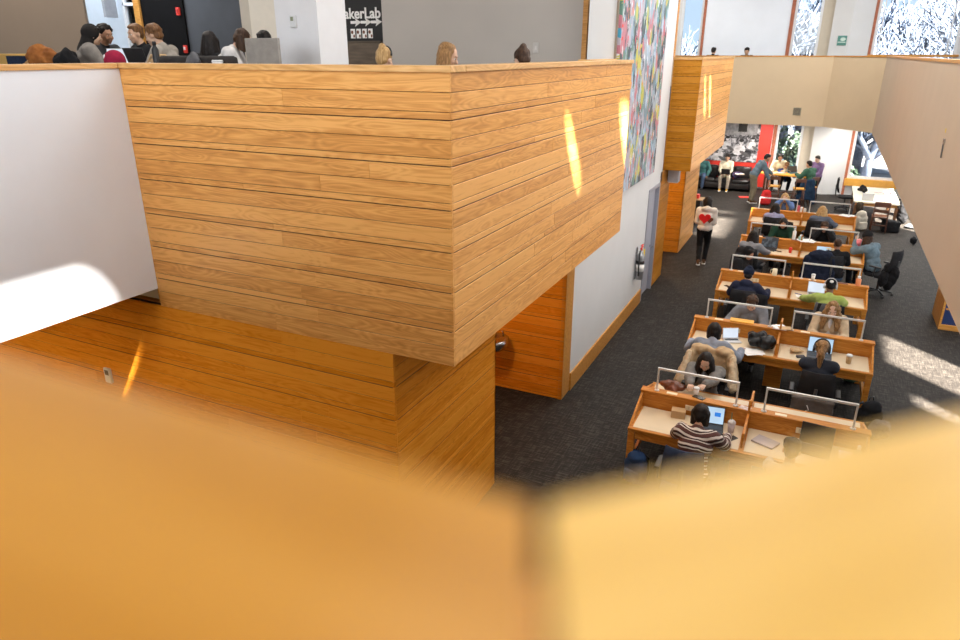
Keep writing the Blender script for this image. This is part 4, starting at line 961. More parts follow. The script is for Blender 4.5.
# ================================================================== PEOPLE
DBG = []
def skinm(name, c): 
    m = plain(name, c, .5, .08, 12); m.node_tree.nodes['Principled BSDF'].inputs['Subsurface Weight'].default_value = .08
    return m
SK = {'fair': skinm('skin_fair', (.62, .40, .29)), 'light': skinm('skin_light', (.54, .33, .22)), 'tan': skinm('skin_tan', (.42, .22, .13)), 'brown': skinm('skin_brown', (.20, .095, .055))}
M['eye'] = plain('eye_white', (.75, .73, .70), .3); M['iris'] = plain('eye_dark', (.03, .02, .015), .2); M['lip'] = plain('lips', (.42, .19, .15), .45)
HR = {'black': hairmat('hair_black', (.020, .014, .012), (.006, .005, .005)), 'dkbrown': hairmat('hair_dark_brown', (.07, .035, .018), (.025, .013, .008)), 'brown': hairmat('hair_brown', (.20, .095, .035), (.08, .035, .015)),
      'blonde': hairmat('hair_blonde', (.58, .38, .17), (.28, .16, .06)), 'honey': hairmat('hair_honey', (.36, .20, .08), (.14, .07, .025))}
def rotx(a): return Matrix.Rotation(a, 3, 'X')
def rotz(a): return Matrix.Rotation(a, 3, 'Z')
def ik(a, t, l1, l2, pole):
    a, t, pole = V(a), V(t), V(pole); d = t-a; L = d.length
    if L > (l1+l2)*.995: t = a+d*((l1+l2)*.995/L); d = t-a; L = d.length
    L = max(L, abs(l1-l2)*1.02+.01)
    u = d.normalized(); x = (l1*l1-l2*l2+L*L)/(2*L); h = math.sqrt(max(0, l1*l1-x*x))
    p = (pole-u*pole.dot(u)).normalized()
    return a+u*x+p*h, t
FAB = {}
def fab(name, c, c2=None):
    if name not in FAB: FAB[name] = fabric(name, c, c2)
    return FAB[name]
def stripes(name, axis_scale, cols, rot=0):
    m, nt, b = _mat(name); tc = _n(nt, 'ShaderNodeTexCoord'); sp = _n(nt, 'ShaderNodeSeparateXYZ')
    nt.links.new(tc.outputs['Object'], sp.inputs[0])
    no = _n(nt, 'ShaderNodeTexNoise', Scale=5.0); nt.links.new(tc.outputs['Object'], no.inputs['Vector'])
    a = _n(nt, 'ShaderNodeMath', operation='MULTIPLY_ADD'); a.inputs[1].default_value = axis_scale
    mp = _n(nt, 'ShaderNodeMapping'); mp.inputs['Location'].default_value = (0, -.20, -1.10); mp.inputs['Scale'].default_value = (.62, 1, 1); nt.links.new(tc.outputs['Object'], mp.inputs['Vector'])
    yy = _n(nt, 'ShaderNodeVectorMath', operation='LENGTH'); nt.links.new(mp.outputs['Vector'], yy.inputs[0])
    nt.links.new(yy.outputs['Value'], a.inputs[0]); nm = _n(nt, 'ShaderNodeMath', operation='MULTIPLY'); nm.inputs[1].default_value = .5; nt.links.new(no.outputs['Fac'], nm.inputs[0]); nt.links.new(nm.outputs[0], a.inputs[2])
    f = _n(nt, 'ShaderNodeMath', operation='FRACT'); nt.links.new(a.outputs[0], f.inputs[0])
    r = _ramp(nt, f.outputs[0], cols); r.color_ramp.interpolation = 'CONSTANT'
    nt.links.new(r.outputs['Color'], b.inputs['Base Color']); b.inputs['Roughness'].default_value = .95; return m

def person(label, x, y, z0, rz, pose='sit', lean=.25, nod=.35, turn=0, tilt=0, lh=None, rh=None, lf=None, rf=None, skin='light', hair=('short', 'dkbrown'),
           top=('sweater', None), legs=('trousers', None), shoe=None, hood=False, headwear=None, phones=None, hipz=None, vox=.0135, s=1.0, group=None, curl=.9, lk=None, rk=None, coat=None, face=True, twist=0, open_front=None):
    t = empty('person', (x, y, z0), rz, label, 'person', group); t.scale = (s, s, s)
    stand = pose == 'stand'
    hz = hipz or (.92 if stand else .55)
    Pv = V((0, 0, hz)); R = rotz(twist) @ rotx(-lean)
    up = lambda l, f=0, lat=0: Pv + R @ V((lat, f, l))
    N = up(.50, .02); hd = rotx(-(lean*.55+nod)*1.0); Rh = rotz(turn+twist) @ rotx(-nod) @ Matrix.Rotation(tilt, 3, 'Y')
    nk = (R @ V((0, .03, 1)) + rotx(-nod*.8) @ V((0, 0, 1))).normalized()
    Hc = N + nk*.15 + Rh @ V((0, .03, .02))
    H = lambda v: Hc + Rh @ V(v)
    S = {k: up(.455, .0, k*.175) for k in (-1, 1)}
    hand = {-1: V(lh) if lh else V((-.24, .18, hz-.02)), 1: V(rh) if rh else V((.24, .18, hz-.02))}
    el, wr = {}, {}
    for k in (-1, 1):
        el[k], wr[k] = ik(S[k], hand[k], .29, .25, (k*.55, -.45, -.75) if not stand else (k*.3, -.8, -.3))
    hip = {k: V((k*.09, 0, hz-.01)) for k in (-1, 1)}
    kn, an = {}, {}
    for k in (-1, 1):
        ft = (lf if k < 0 else rf)
        if ft is None: ft = (k*.10, .02, .09) if stand else (k*.13, .40, .09)
        kp = (lk if k < 0 else rk) or ((k*.1, 1, 0) if stand else (k*.12, .5, 1))
        kn[k], an[k] = ik(hip[k], ft, .44, .42, kp)
    if DBG: DBG.append((label[:40], t.matrix_basis @ Hc))
    # ---- body with head, one skin
    b = B()
    b.sph(up(.0), (.155, .11, .12), R); b.sph(up(.16), (.13, .10, .13), R); b.sph(up(.33, .01), (.155, .105, .15), R)
    for k in (-1, 1):
        b.cap(up(.43, 0, k*.05), .07, S[k], .055); b.cap(S[k], .052, el[k], .038); b.cap(el[k], .040, wr[k], .026)
        b.cap(hip[k], .075, kn[k], .046); b.cap(kn[k], .046, an[k], .034)
        b.cap(an[k]-V((0, .02, .03)), .034, an[k]+V((0, .14, -.055)), .026)
    b.cap(up(.45), .06, H((0, -.025, -.05)), .05)
    b.sph(H((0, -.012, .035)), (.076, .096, .088), Rh); b.sph(H((0, .030, -.045)), (.056, .062, .066), Rh); b.sph(H((0, .062, -.088)), (.028, .026, .022), Rh)
    for k in (-1, 1): b.sph(H((k*.038, .06, -.025)), (.03, .028, .035), Rh)
    b.cap(H((0, .082, .012)), .010, H((0, .108, -.025)), .015, u=10, w=6); b.cap(H((-.035, .082, .03)), .012, H((.035, .082, .03)), .012, u=8, w=6)
    for k in (-1, 1): b.sph(H((k*.077, -.008, -.01)), (.011, .020, .032), Rh)
    # palms
    fr = {}
    for k in (-1, 1):
        d = (wr[k]-el[k]).normalized(); side = d.cross(V((0, 0, 1)))
        side = side.normalized() if side.length > .2 else V((1, 0, 0)); n = side.cross(d).normalized()   # n roughly up
        if n.z < 0 and not stand: n = -n
        d2 = (d*.85-n*.15).normalized() if not stand else d
        fr[k] = (d2, side, n)
        for q in (-.026, -.009, .009, .026): b.cap(wr[k]+side*q*.5+d2*.01, .013, wr[k]+d2*.085+side*q, .012, u=8, w=6)
        b.cap(wr[k]+d2*.015, .015, wr[k]+d2*.045+side*(-k*.030)*1.0, .012, u=8, w=6)
    nb = remesh(b, vox, 2)
    # fingers
    for k in (-1, 1):
        d2, side, n = fr[k]
        for qi, (q, L) in enumerate(((-.028, .060), (-.0095, .074), (.0095, .078), (.028, .070))):
            p = wr[k]+d2*.085+side*q*(1 if k < 0 else 1); dd = d2.copy(); a = .25
            for j in range(3):
                p2 = p+dd*L*(.42, .32, .26)[j]; nb.cap(p, .0088-.0008*j, p2, .0082-.0010*j, u=6, w=4); p = p2
                a = curl*(.35+.1*j); dd = (dd*math.cos(a)-n*math.sin(a)).normalized() if j < 2 else dd
                if a: n2 = n
        th = wr[k]+d2*.035+side*(-k*.028); td = (d2*.75+side*(-k)*.65-n*.2).normalized()
        p2 = th+td*.035; nb.cap(th, .011, p2, .0095, u=6, w=4); nb.cap(p2, .0095, p2+(td+d2*.6).normalized()*.028, .008, u=6, w=4)
    if face:
        for k in (-1, 1):
            nb.sph(H((k*.031, .079, .008)), (.0105, .008, .0065), Rh, mat=1, u=10, w=6); nb.sph(H((k*.031, .087, .007)), (.006, .004, .006), Rh, mat=2, u=8, w=6)
            nb.cap(H((k*.018, .092, .030)), .0035, H((k*.048, .082, .032)), .003, mat=2, u=6, w=4)
        nb.sph(H((0, .094, -.055)), (.024, .008, .007), Rh, mat=3, u=10, w=6)
    nb.build('body', [SK[skin], 'eye', 'iris', 'lip'], t)
    # ---- top
    tm = top[1]; ex = top[2] if len(top) > 2 else 0
    b = B(); g = .018+ex
    b.sph(up(.03), (.16+g, .115+g, .09+g), R); b.sph(up(.16), (.138+g, .108+g, .14), R); b.sph(up(.32, .005), (.165+g, .112+g, .16), R)
    for k in (-1, 1):
        b.cap(up(.44, -.005, k*.05), .07+g*.6, S[k], .058+g*.8); w2 = wr[k]-(wr[k]-el[k]).normalized()*.015
        b.cap(S[k], .052+g, el[k], .040+g*.9); b.cap(el[k], .040+g*.9, w2, .030+g*.7)
    b.cap(up(.42), .075+g*.4, up(.51, .0), .062+g*.3)
    if hood:
        b.sph(up(.50, -.085), (.13, .07, .075), R); b.cap(up(.50, -.02, -.085), .035, up(.53, -.07, 0), .04); b.cap(up(.50, -.02, .085), .035, up(.53, -.07, 0), .04)
    rbuild(b, top[0], tm, t, vox=vox*1.1, smooth=7, noiseamp=.007, nscale=9, seedv=x*3+y)
    if open_front is not None:
        b = B(); b.cap(up(.47, .10), .03, up(.05, .135), .045); rbuild(b, 'shirt', open_front, t, vox=.014)
    # ---- trousers and shoes
    b = B(); b.sph(up(-.02), (.165, .125, .11), R)
    for k in (-1, 1):
        b.cap(hip[k], .10, kn[k], .074); e = an[k]+(kn[k]-an[k]).normalized()*.02; b.cap(kn[k], .073, e, .056)
    rbuild(b, legs[0], legs[1] or fab('dark_trousers', (.02, .022, .03)), t, vox=vox*1.15, smooth=3, noiseamp=.008, nscale=11, seedv=y)
    for k in (-1, 1):
        b = B(); a = an[k]; b.cap(a+V((0, -.035, -.045)), .042, a+V((0, .07, -.05)), .040); b.cap(a+V((0, .07, -.05)), .040, a+V((0, .15, -.058)), .030); b.cap(a+V((0, -.02, .01)), .045, a+V((0, -.025, -.04)), .042)
        sh = rbuild(b, 'shoe', shoe or M['black_plastic'], t, vox=.012)
        b = B(); b.box(a.x-.044, a.x+.044, a.y-.078, a.y+.182, a.z-.092, a.z-.072, bev=.008); b.build('sole', 'paper' if shoe else 'black_plastic', sh)
    # ---- hair
    st, hm = hair[0], HR.get(hair[1]) if hair else None
    if hair and st != 'none':
        b = B(); amp, ns = .006, 22
        drop = lambda p, dz, dy=0, dx=0: V(p)+V((dx, dy, -dz))
        if st != 'buzz':
            b.sph(H((0, -.028, .052)), (.088, .098, .084), Rh); b.sph(H((0, -.062, -.005)), (.072, .058, .07), Rh)
        else:
            b.sph(H((0, -.026, .046)), (.080, .093, .083), Rh); b.sph(H((0, -.06, .0)), (.066, .05, .05), Rh); amp = .002
        if st == 'short':
            b.sph(H((0, .045, .10)), (.06, .035, .025), Rh); b.sph(H((0, -.02, .085)), (.088, .09, .06), Rh); amp = .010
        if st == 'curly':
            rnd = random.Random(int(x*100)); amp = .012
            for i in range(60):
                a, e = rnd.uniform(0, 2*PI), rnd.uniform(-.1, 1.45); p = V((math.cos(a)*math.cos(e)*.088, math.sin(a)*math.cos(e)*.098-.022, math.sin(e)*.09+.05))
                if p.y > .055 and p.z < .09: continue
                b.sph(H(p), rnd.uniform(.018, .028), u=8, w=6)
        if st in ('long', 'wavy', 'straight'):
            w = .03 if st == 'wavy' else 0; L = .34
            for i in range(9):
                a = PI*.14 - PI*1.28*i/8; px, py = .076*math.cos(a), .075*math.sin(a)-.015
                p0 = H((px, py, .03)); p1 = drop(p0, .15, -.02, px*.35); p2 = drop(p1, L-.15+random.uniform(-.02, .02), -.0, px*.2)
                b.cap(p0, .034, p1, .038+w*.3); b.cap(p1, .038+w*.3, p2, .026+w*.4)
            if st == 'wavy': amp = .016; ns = 18
        if st == 'bob':
            for i in range(9):
                a = PI*.10 - PI*1.20*i/8; px, py = .076*math.cos(a), .072*math.sin(a)-.015; p0 = H((px, py, .03)); b.cap(p0, .032, drop(p0, .13, -.01), .03)
        if st == 'pony':
            p0 = H((0, -.105, .05)); b.sph(p0, .028); p1 = drop(p0, .10, -.06); p2 = drop(p1, .24, -.02); b.cap(p0, .025, p1, .05); b.cap(p1, .05, p2, .018); amp = .009
        if st == 'bun':
            b.sph(H((0, -.075, .115)), .042)
        hb = rbuild(b, 'hair', hm, t, vox=.011, smooth=2, noiseamp=amp, nscale=ns, seedv=x+2)
    if headwear:
        kind, m = headwear
        b = B()
        if kind == 'beanie':
            b.sph(H((0, -.024, .068)), (.102, .118, .094), Rh); b.sph(H((0, -.03, .13)), (.07, .08, .06), Rh); rbuild(b, 'beanie', m, t, vox=.011, noiseamp=.004, nscale=30)
        if kind == 'cap':
            b.sph(H((0, -.018, .07)), (.088, .104, .078), Rh); b.sph(H((0, .12, .062)), (.07, .07, .014), Rh); c = rbuild(b, 'cap', m, t, vox=.011)
            b = B(); b.sph(H((0, -.112, .09)), (.032, .014, .026), Rh); b.build('cap_logo', 'paper', t, True)
        if kind == 'hood':
            b.sph(H((0, -.035, .035)), (.108, .118, .118), Rh); b.cap(H((0, -.06, -.06)), .09, up(.47, -.03), .10); rbuild(b, 'hood', m, t, vox=.013, noiseamp=.008)
        if kind == 'band':
            pts = [H((.09*math.cos(a), -.02, .045+.095*math.sin(a))) for a in [PI*i/12 for i in range(13)]]; b.tube(pts, .012); b.build('headband', m, t)
    if phones:
        b = B(); pts = [H((.098*math.cos(a), -.01, .03+.115*math.sin(a))) for a in [PI*i/14 for i in range(15)]]; b.tube(pts, .011)
        for k in (-1, 1): b.cyl(H((k*.082, -.01, .0)), H((k*.112, -.01, .0)), .042, seg=16)
        b.build('headphones', phones, t)
    return t
PI2 = PI/2
grey_hoodie = fab('grey_blue_hoodie', (.27, .30, .37)); navy_h = fab('navy_hoodie', (.022, .026, .055)); black_j = fab('black_jacket', (.012, .012, .014)); jeans = fab('blue_jeans', (.07, .11, .19)); khaki = fab('khaki', (.22, .19, .13))
# nearest table
person('person in brown and white striped sweater bent over a laptop, dark bob hair', -.75, 7.06, 0, 0, lean=.30, nod=.45, lh=(-.24, .60, .80), rh=(.30, .58, .80), hair=('bob', 'black'),
       top=('striped_sweater', stripes('brown_white_stripes', 11, [(0, (.09, .035, .03)), (.30, (.72, .66, .60)), (.52, (.09, .035, .03)), (.60, (.03, .015, .015)), (.72, (.66, .60, .54)), (.84, (.09, .035, .03))]), .015), vox=.011)
chair(-.80, 6.95, 0, 'navy shell chair behind the striped sweater', 'navy_fab')
person('dark haired person in pale top at the black laptop, half lost behind blurred parapet', .22, 6.72, 0, 0, lean=.2, nod=.3, lh=(-.18, .6, .80), rh=(.2, .6, .80), hair=('short', 'black'), top=('pale_sweater', fab('pale_top', (.60, .50, .42))))
chair(.22, 6.62, 0, 'black chair at right desk of the nearest table', 'black_mesh')
person('long dark haired person in grey jacket holding a white cup over the nearest partition', -.93, 9.10, 0, PI, lean=.28, nod=.62, lh=(-.04, .80, 1.03), rh=(.10, .80, 1.0), hair=('long', 'black'), skin='fair', top=('grey_jacket', fab('jacket_grey', (.20, .19, .18)), .02), open_front=fab('scarf_grey', (.34, .35, .42)), vox=.011)
chair(-.93, 9.22, PI, 'chair buried under the cream coat behind grey jacket person')
t = empty('cream_coat', (-.93, 9.53, 0), PI, 'thick cream and tan coat hung over a chair back behind grey jacket person', 'coat')
b = B(); b.box(-.27, .27, -.03, .05, .62, 1.10, bev=.03); b.sph((-.16, .01, 1.07), (.14, .09, .07)); b.sph((.16, .01, 1.07), (.14, .09, .07)); b.sph((0, .02, .85), (.29, .07, .2)); b.cap((-.27, .06, 1.0), .07, (-.38, .22, .66), .06); b.cap((.27, .06, 1.0), .07, (.40, .22, .60), .06)
rbuild(b, 'coat_shell', 'beige_fab', t, vox=.014, noiseamp=.018, nscale=9, seedv=3)
for _k in (-1, 1): b = B(); b.cap((_k*.30, .12, 1.02), .045, (_k*.35, .31, .67), .065); rbuild(b, 'fleece_lining', 'cream_fab', t, vox=.014, noiseamp=.012, nscale=20, seedv=4)
# second table
person('black haired person in grey blue hoodie leaning on the second table beside black bag', -1.0, 9.78, 0, 0, lean=.5, nod=.35, lh=(-.34, .62, .80), rh=(.40, .56, .80), hair=('bob', 'black'), top=('grey_hoodie', grey_hoodie, .026), hood=False, vox=.011)
person('person with brown ponytail and black headphones at the blue screened laptop', .45, 9.72, 0, 0, lean=.15, nod=.3, lh=(-.15, .62, .80), rh=(.16, .62, .80), hair=('pony', 'honey'), phones=M['black_plastic'], top=('dark_sweater', fab('charcoal_blue_top', (.03, .035, .05)), .015), vox=.011)
chair(.45, 9.66, 0, 'large black mesh chair holding ponytail person with taupe bag hung on it')
t = empty('tote_bag', (.43, 9.24, 0), 0, 'taupe cloth bag with white scribble hanging on the black chair', 'bag')
b = B(); b.box(-.26, .26, -.05, .03, .30, .74, bev=.02); rbuild(b, 'bag_cloth', 'taupe_fab', t, vox=.014, noiseamp=.014, nscale=8, seedv=8)
b = B(); b.tube([(-.06, -.075, .66), (-.03, -.08, .60), (-.07, -.082, .58), (.0, -.08, .56), (-.04, -.085, .52), (.02, -.08, .50), (.05, -.08, .47), (.0, -.08, .46)], .006); b.build('white_scribble', 'paper', t)
person('curly haired person in grey sweatshirt reading behind the orange folder', -.62, 11.98, 0, PI, lean=.42, nod=.75, lh=(-.14, .58, .82), rh=(.30, .50, .80), hair=('curly', 'dkbrown'), skin='fair', top=('grey_sweatshirt', fab('sweat_grey', (.22, .23, .26)), .022), vox=.0125)
chair(-.62, 12.1, PI, 'black chair of the curly haired person')
person('person with long blonde hair in cream top behind pale gold laptop', .58, 11.96, 0, PI, lean=.22, nod=.5, lh=(-.14, .48, .80), rh=(.14, .48, .80), hair=('wavy', 'honey'), skin='fair', top=('cream_top', fab('cream_top', (.62, .48, .32)), .016), open_front=fab('white_tee', (.75, .74, .75)), vox=.0125)
chair(.58, 12.08, PI, 'black chair of the blonde person in cream')
# third table
person('person in navy hoodie and dark beanie stooped over the third table', -.84, 12.92, 0, 0, lean=.50, nod=.35, lh=(-.2, .62, .80), rh=(.36, .60, .80), hair=('short', 'black'), headwear=('beanie', fab('navy_beanie', (.012, .018, .04))), top=('navy_hoodie', navy_h, .024), hood=True, vox=.0125)
chair(-.84, 12.82, 0, 'dark chair below the navy hoodie')
person('person in lime green shirt with black cap and white headphones at the third table', .54, 12.78, 0, 0, lean=.28, nod=.3, lh=(-.42, .60, .80), rh=(.30, .62, .80), hair=('buzz', 'black'), headwear=('cap', M['black_fab']), phones=M['silver'], skin='brown', top=('lime_shirt', fab('lime_green', (.40, .48, .14), (.32, .40, .10)), .022), vox=.0125)
chair(.54, 12.68, 0, 'blue grey chair behind the lime green shirt', 'grey_fab')
person('person in black hooded jacket and jeans sitting sideways behind the third table', -1.18, 14.75, 0, PI*1.35, lean=.25, nod=.4, lh=(-.1, .35, .72), rh=(.2, .45, .70), hair=('short', 'black'), headwear=('hood', black_j), legs=('jeans', jeans), skin='tan', top=('black_jacket', black_j, .03), vox=.0135)
chair(-.98, 14.86, PI*1.35, 'black chair under the black hooded jacket')
# fourth table
person('person with long dark hair and black coat at the dark screened laptop', -1.07, 15.98, 0, -.25, lean=.15, nod=.35, lh=(-.1, .50, .80), rh=(.25, .55, .80), hair=('long', 'black'), top=('grey_sweater', fab('heather_grey', (.28, .28, .30)), .018), vox=.0135)
chair(-1.02, 15.86, -.2, 'chair hidden under the black coat at fourth table')
clothpile(-1.08, 15.72, .50, 0, 'black padded coat over the chair of long dark haired person', 'black_fab', .32, .22, .55, 'padded_coat', 'coat', 61, 10)
person('shaven headed person in black top and jeans at the fourth table right desk', .68, 16.0, 0, .15, lean=.2, nod=.25, lh=(-.2, .5, .80), rh=(.2, .5, .80), hair=('buzz', 'dkbrown'), skin='brown', top=('black_top', black_j, .02), legs=('jeans', jeans), vox=.0135)
chair(.55, 15.98, .15, 'black chair with navy jacket draped, fourth table')
t = empty('navy_jacket', (.36, 15.68, 0), .1, 'navy padded jacket draped on a chair back beside shaven headed person', 'jacket')
b = B(); b.box(-.25, .25, -.05, .05, .5, 1.08, bev=.04); b.sph((0, 0, 1.05), (.24, .10, .12)); b.cap((-.24, 0, .98), .07, (-.30, .05, .45), .06); b.cap((.24, 0, .98), .07, (.30, .05, .45), .06); rbuild(b, 'jacket_shell', fab('navy_black', (.016, .022, .045)), t, vox=.015, noiseamp=.014, nscale=10)
person('black haired person in dark green jacket facing us at fourth table', -.52, 18.26, 0, PI, lean=.35, nod=.6, lh=(-.14, .52, .80), rh=(.14, .52, .80), hair=('bob', 'black'), skin='tan', top=('green_jacket', fab('dark_green', (.015, .05, .032)), .024), vox=.0145)
chair(-.52, 18.36, PI, 'black chair of the dark green jacket')
person('person in black with both hands at face behind the grey laptop', .38, 18.22, 0, PI, lean=.35, nod=.45, lh=(-.07, .36, 1.12), rh=(.07, .36, 1.12), hair=('short', 'dkbrown'), skin='tan', top=('black_hoodie', black_j, .024), vox=.0145)
chair(.38, 18.34, PI, 'black chair of the person with hands at face')
person('person in grey blue sweater and black beanie at the right end of fourth table', 1.46, 17.0, 0, 1.0, lean=.28, nod=.5, lh=(-.05, .46, 1.08), rh=(.12, .44, .84), hair=('long', 'dkbrown'), headwear=('beanie', M['black_fab']), skin='light', top=('blue_sweater', fab('blue_grey_sweater', (.17, .24, .29)), .03), shoe=M['dark_plastic'], vox=.013)
chair(1.62, 16.9, 1.0, 'black mesh chair of the person in grey blue sweater, angled at the aisle')
clothpile(1.75, 16.72, .15, 0, 'black coat hanging off the aisle chair down to the floor', 'black_fab', .2, .2, .55, 'long_black_coat', 'coat', 63)
# fifth table
person('person with very long black hair and pale lilac top at the farthest table', -.82, 19.42, 0, 0, lean=.25, nod=.3, lh=(-.2, .6, .80), rh=(.2, .6, .80), hair=('straight', 'black'), top=('lilac_top', fab('lilac', (.33, .33, .50)), .012), vox=.0145)
chair(-.82, 19.32, 0, 'black chair of the person in the lilac top')
person('blonde person in grey blue sweatshirt at farthest table, back to us', .28, 19.55, 0, -.1, lean=.25, nod=.25, lh=(-.2, .6, .80), rh=(.35, .55, .80), hair=('wavy', 'blonde'), skin='fair', top=('blue_sweatshirt', fab('slate_blue_sweat', (.13, .15, .20)), .022), vox=.0145)
chair(.22, 19.4, -.1, 'black chair draped in dark cloth behind the blonde person in grey blue')
person('curly blonde person in blue top resting face on hands behind the farthest table', -.68, 21.5, 0, PI, lean=.3, nod=.35, lh=(-.07, .34, 1.14), rh=(.07, .34, 1.14), hair=('wavy', 'blonde'), skin='fair', top=('blue_top', fab('denim_blue', (.12, .20, .42)), .016), vox=.0145)
chair(-.68, 21.62, PI, 'black chair of the curly blonde person')
# walker
t = person('person walking away in white hoodie with red heart on the back, black trousers', -2.28, 17.6, 0, .12, pose='stand', lean=.06, nod=.35, lh=(-.12, .24, 1.06), rh=(.12, .24, 1.06), lf=(-.06, -.22, .14), rf=(.07, .10, .09), lk=(-.05, 1, 0), hair=('bob', 'black'), top=('white_hoodie', fab('cream_hoodie', (.62, .57, .51), (.52, .48, .44)), .016), legs=('black_trousers', black_j), hood=True, shoe=fab('shoe_tan', (.12, .06, .03)), vox=.0125)
def heart(name, parent, mat, c, w, y, squash=1):
    b = B(); pts = []
    for i in range(28):
        a = 2*PI*i/28; hx = 16*math.sin(a)**3/17; hz = (13*math.cos(a)-5*math.cos(2*a)-2*math.cos(3*a)-math.cos(4*a))/17; pts.append((c[0]+w*hx*squash, c[1]+w*hz))
    def bulge(x, z): return y+.35*x*x
    A = [b.bm.verts.new((px, bulge(px, pz), pz)) for px, pz in pts]; C = [b.bm.verts.new((px, bulge(px, pz)+.03, pz)) for px, pz in pts]
    b.bm.faces.new(A); b.bm.faces.new(C[::-1])
    for i in range(28): b.bm.faces.new((A[i], C[i], C[(i+1) % 28], A[(i+1) % 28]))
    return b.build(name, mat, parent)
heart('brown_heart_patch', t, fab('patch_brown', (.17, .06, .03)), (.095, 1.17), .085, -.142); heart('red_heart_patch', t, fab('patch_red', (.72, .02, .02)), (-.03, 1.21), .15, -.155)
# lounge
person('man in grey blue sweater and khaki trousers leaning over the high table', -1.98, 26.35, 0, -1.15, pose='stand', lean=.55, nod=.4, lh=(.0, .62, .98), rh=(.3, .45, .80), hair=('short', 'black'), skin='tan', top=('blue_sweater', fab('steel_blue', (.13, .18, .22)), .022), legs=('khaki_trousers', khaki), shoe=fab('shoe_tan', (.12, .06, .03)), hipz=.95, vox=.0135, s=1.04)
person('person in white and yellow top seated behind the high table', -1.26, 28.0, .14, PI, lean=.3, nod=.3, lh=(-.18, .5, .84), rh=(.18, .5, .84), hair=('short', 'black'), skin='tan', top=('white_yellow_top', fab('white_yellow', (.75, .66, .45)), .018), vox=.016, hipz=.68, lf=(-.13, .3, .2), rf=(.13, .3, .2))
person('brown haired person with head bowed over blue tablet at the high table', -1.00, 28.10, .1, PI, lean=.55, nod=.9, lh=(-.18, .5, .88), rh=(.18, .5, .88), hair=('short', 'brown'), skin='light', top=('blue_shirt', fab('royal_blue', (.04, .09, .30)), .018), vox=.016, hipz=.56, lf=(-.13, .3, .2), rf=(.13, .3, .2))
person('person in forest green sweater seated right of the high table, back to us', -.12, 26.95, .05, .9, lean=.2, nod=.25, lh=(-.25, .45, .95), rh=(.2, .45, .95), hair=('short', 'black'), skin='light', top=('green_sweater', fab('forest_green', (.05, .13, .085)), .03), vox=.0145, hipz=.66, lf=(-.13, .3, .25), rf=(.13, .3, .25))
stool(-.12, 26.9, .9, 'stool under the forest green sweater, hidden by navy coat')
t = empty('navy_coat', (-.20, 26.62, 0), .2, 'navy coat hanging down from the stool of the forest green sweater', 'coat')
b = B(); b.cap((-.14, 0, .85), .08, (-.26, 0, .15), .10); b.cap((.14, 0, .85), .08, (.25, 0, .12), .10); b.box(-.2, .2, -.06, .06, .2, .9, bev=.04); rbuild(b, 'coat_cloth', 'navy_coat', t, vox=.018, noiseamp=.03, nscale=7, seedv=2)
person('dark haired person in purple shirt standing at the right of high table', .05, 27.75, 0, PI*.8, pose='stand', lean=.12, nod=.35, lh=(-.15, .35, 1.02), rh=(.15, .35, 1.02), hair=('short', 'black'), skin='fair', top=('purple_shirt', fab('purple', (.22, .14, .28)), .018), vox=.0155, s=.94)
person('person in white and yellow tee with black laptop sitting on the leather sofa', -3.18, 28.66, 0, PI+.05, lean=-.12, nod=.35, lh=(-.1, .28, .66), rh=(.14, .28, .66), hair=('short', 'black'), skin='light', top=('white_yellow_tee', fab('tee_white_yellow', (.72, .66, .50)), .02), legs=('beige_trousers', fab('beige_trousers', (.52, .45, .36))), shoe=fab('shoe_yellow', (.65, .36, .05)), vox=.0145, hipz=.56)
laptop(-3.13, 28.28, .655, PI, 'black laptop on the lap of the person on the sofa', 'black_plastic', 'scr_off', open_=2.0)
person('person in jeans and teal top seated at the left end of the sofa', -4.05, 28.62, 0, PI-.1, lean=.2, nod=.3, hair=('short', 'dkbrown'), top=('teal_top', fab('teal_top', (.06, .17, .17)), .02), legs=('jeans', jeans), vox=.0155)
# upstairs by the oak box, seated
UZ = UF
person('person in grey coat with black fur hood upstairs, back turned', -9.55, 6.85, UZ, -.5, lean=.3, nod=.2, lh=(-.2, .5, .80), rh=(.2, .5, .80), hair=('short', 'black'), headwear=('hood', fab('black_fur', (.02, .018, .018))), top=('grey_coat', fab('grey_coat', (.24, .22, .20)), .045), hipz=.70, s=1.03, vox=.014)
person('curly black haired person in profile upstairs beside the grey coat', -9.85, 7.45, UZ, -PI2, lean=.2, nod=.15, lh=(-.15, .5, .80), rh=(.15, .5, .80), hair=('curly', 'black'), skin='tan', top=('dark_sweater', fab('charcoal_top', (.05, .05, .055)), .02), hipz=.70, s=1.03, vox=.014)
person('brown haired person in black sweater facing us upstairs between laptops', -9.10, 7.65, UZ, PI*.93, lean=.12, nod=.15, lh=(-.15, .5, .80), rh=(.15, .5, .80), hair=('short', 'brown'), skin='light', top=('black_sweater', black_j, .02), hipz=.70, s=1.03, vox=.013)
person('brown haired person in pale grey sweater leaning on the upstairs table', -7.73, 6.95, UZ, PI*.62, lean=.35, nod=.25, lh=(-.2, .52, .80), rh=(.15, .55, .80), hair=('short', 'brown'), skin='light', top=('pale_grey_sweater', fab('oatmeal', (.36, .33, .29)), .02), hipz=.70, s=1.03, vox=.012)
person('person with very long straight black hair upstairs before the slate wall', -7.40, 7.15, UZ, .1, lean=.05, nod=.15, hair=('long', 'black'), top=('black_cardigan', black_j, .015), hipz=.62, vox=.013)
person('dark haired person in white and red jacket bent low beside the felt divider', -6.95, 6.85, UZ, -1.0, lean=.45, nod=.6, lh=(-.2, .52, .80), rh=(.15, .55, .80), hair=('bob', 'dkbrown'), skin='light', top=('white_jacket', fab('white_shell', (.66, .64, .63)), .035), hipz=.72, vox=.013)
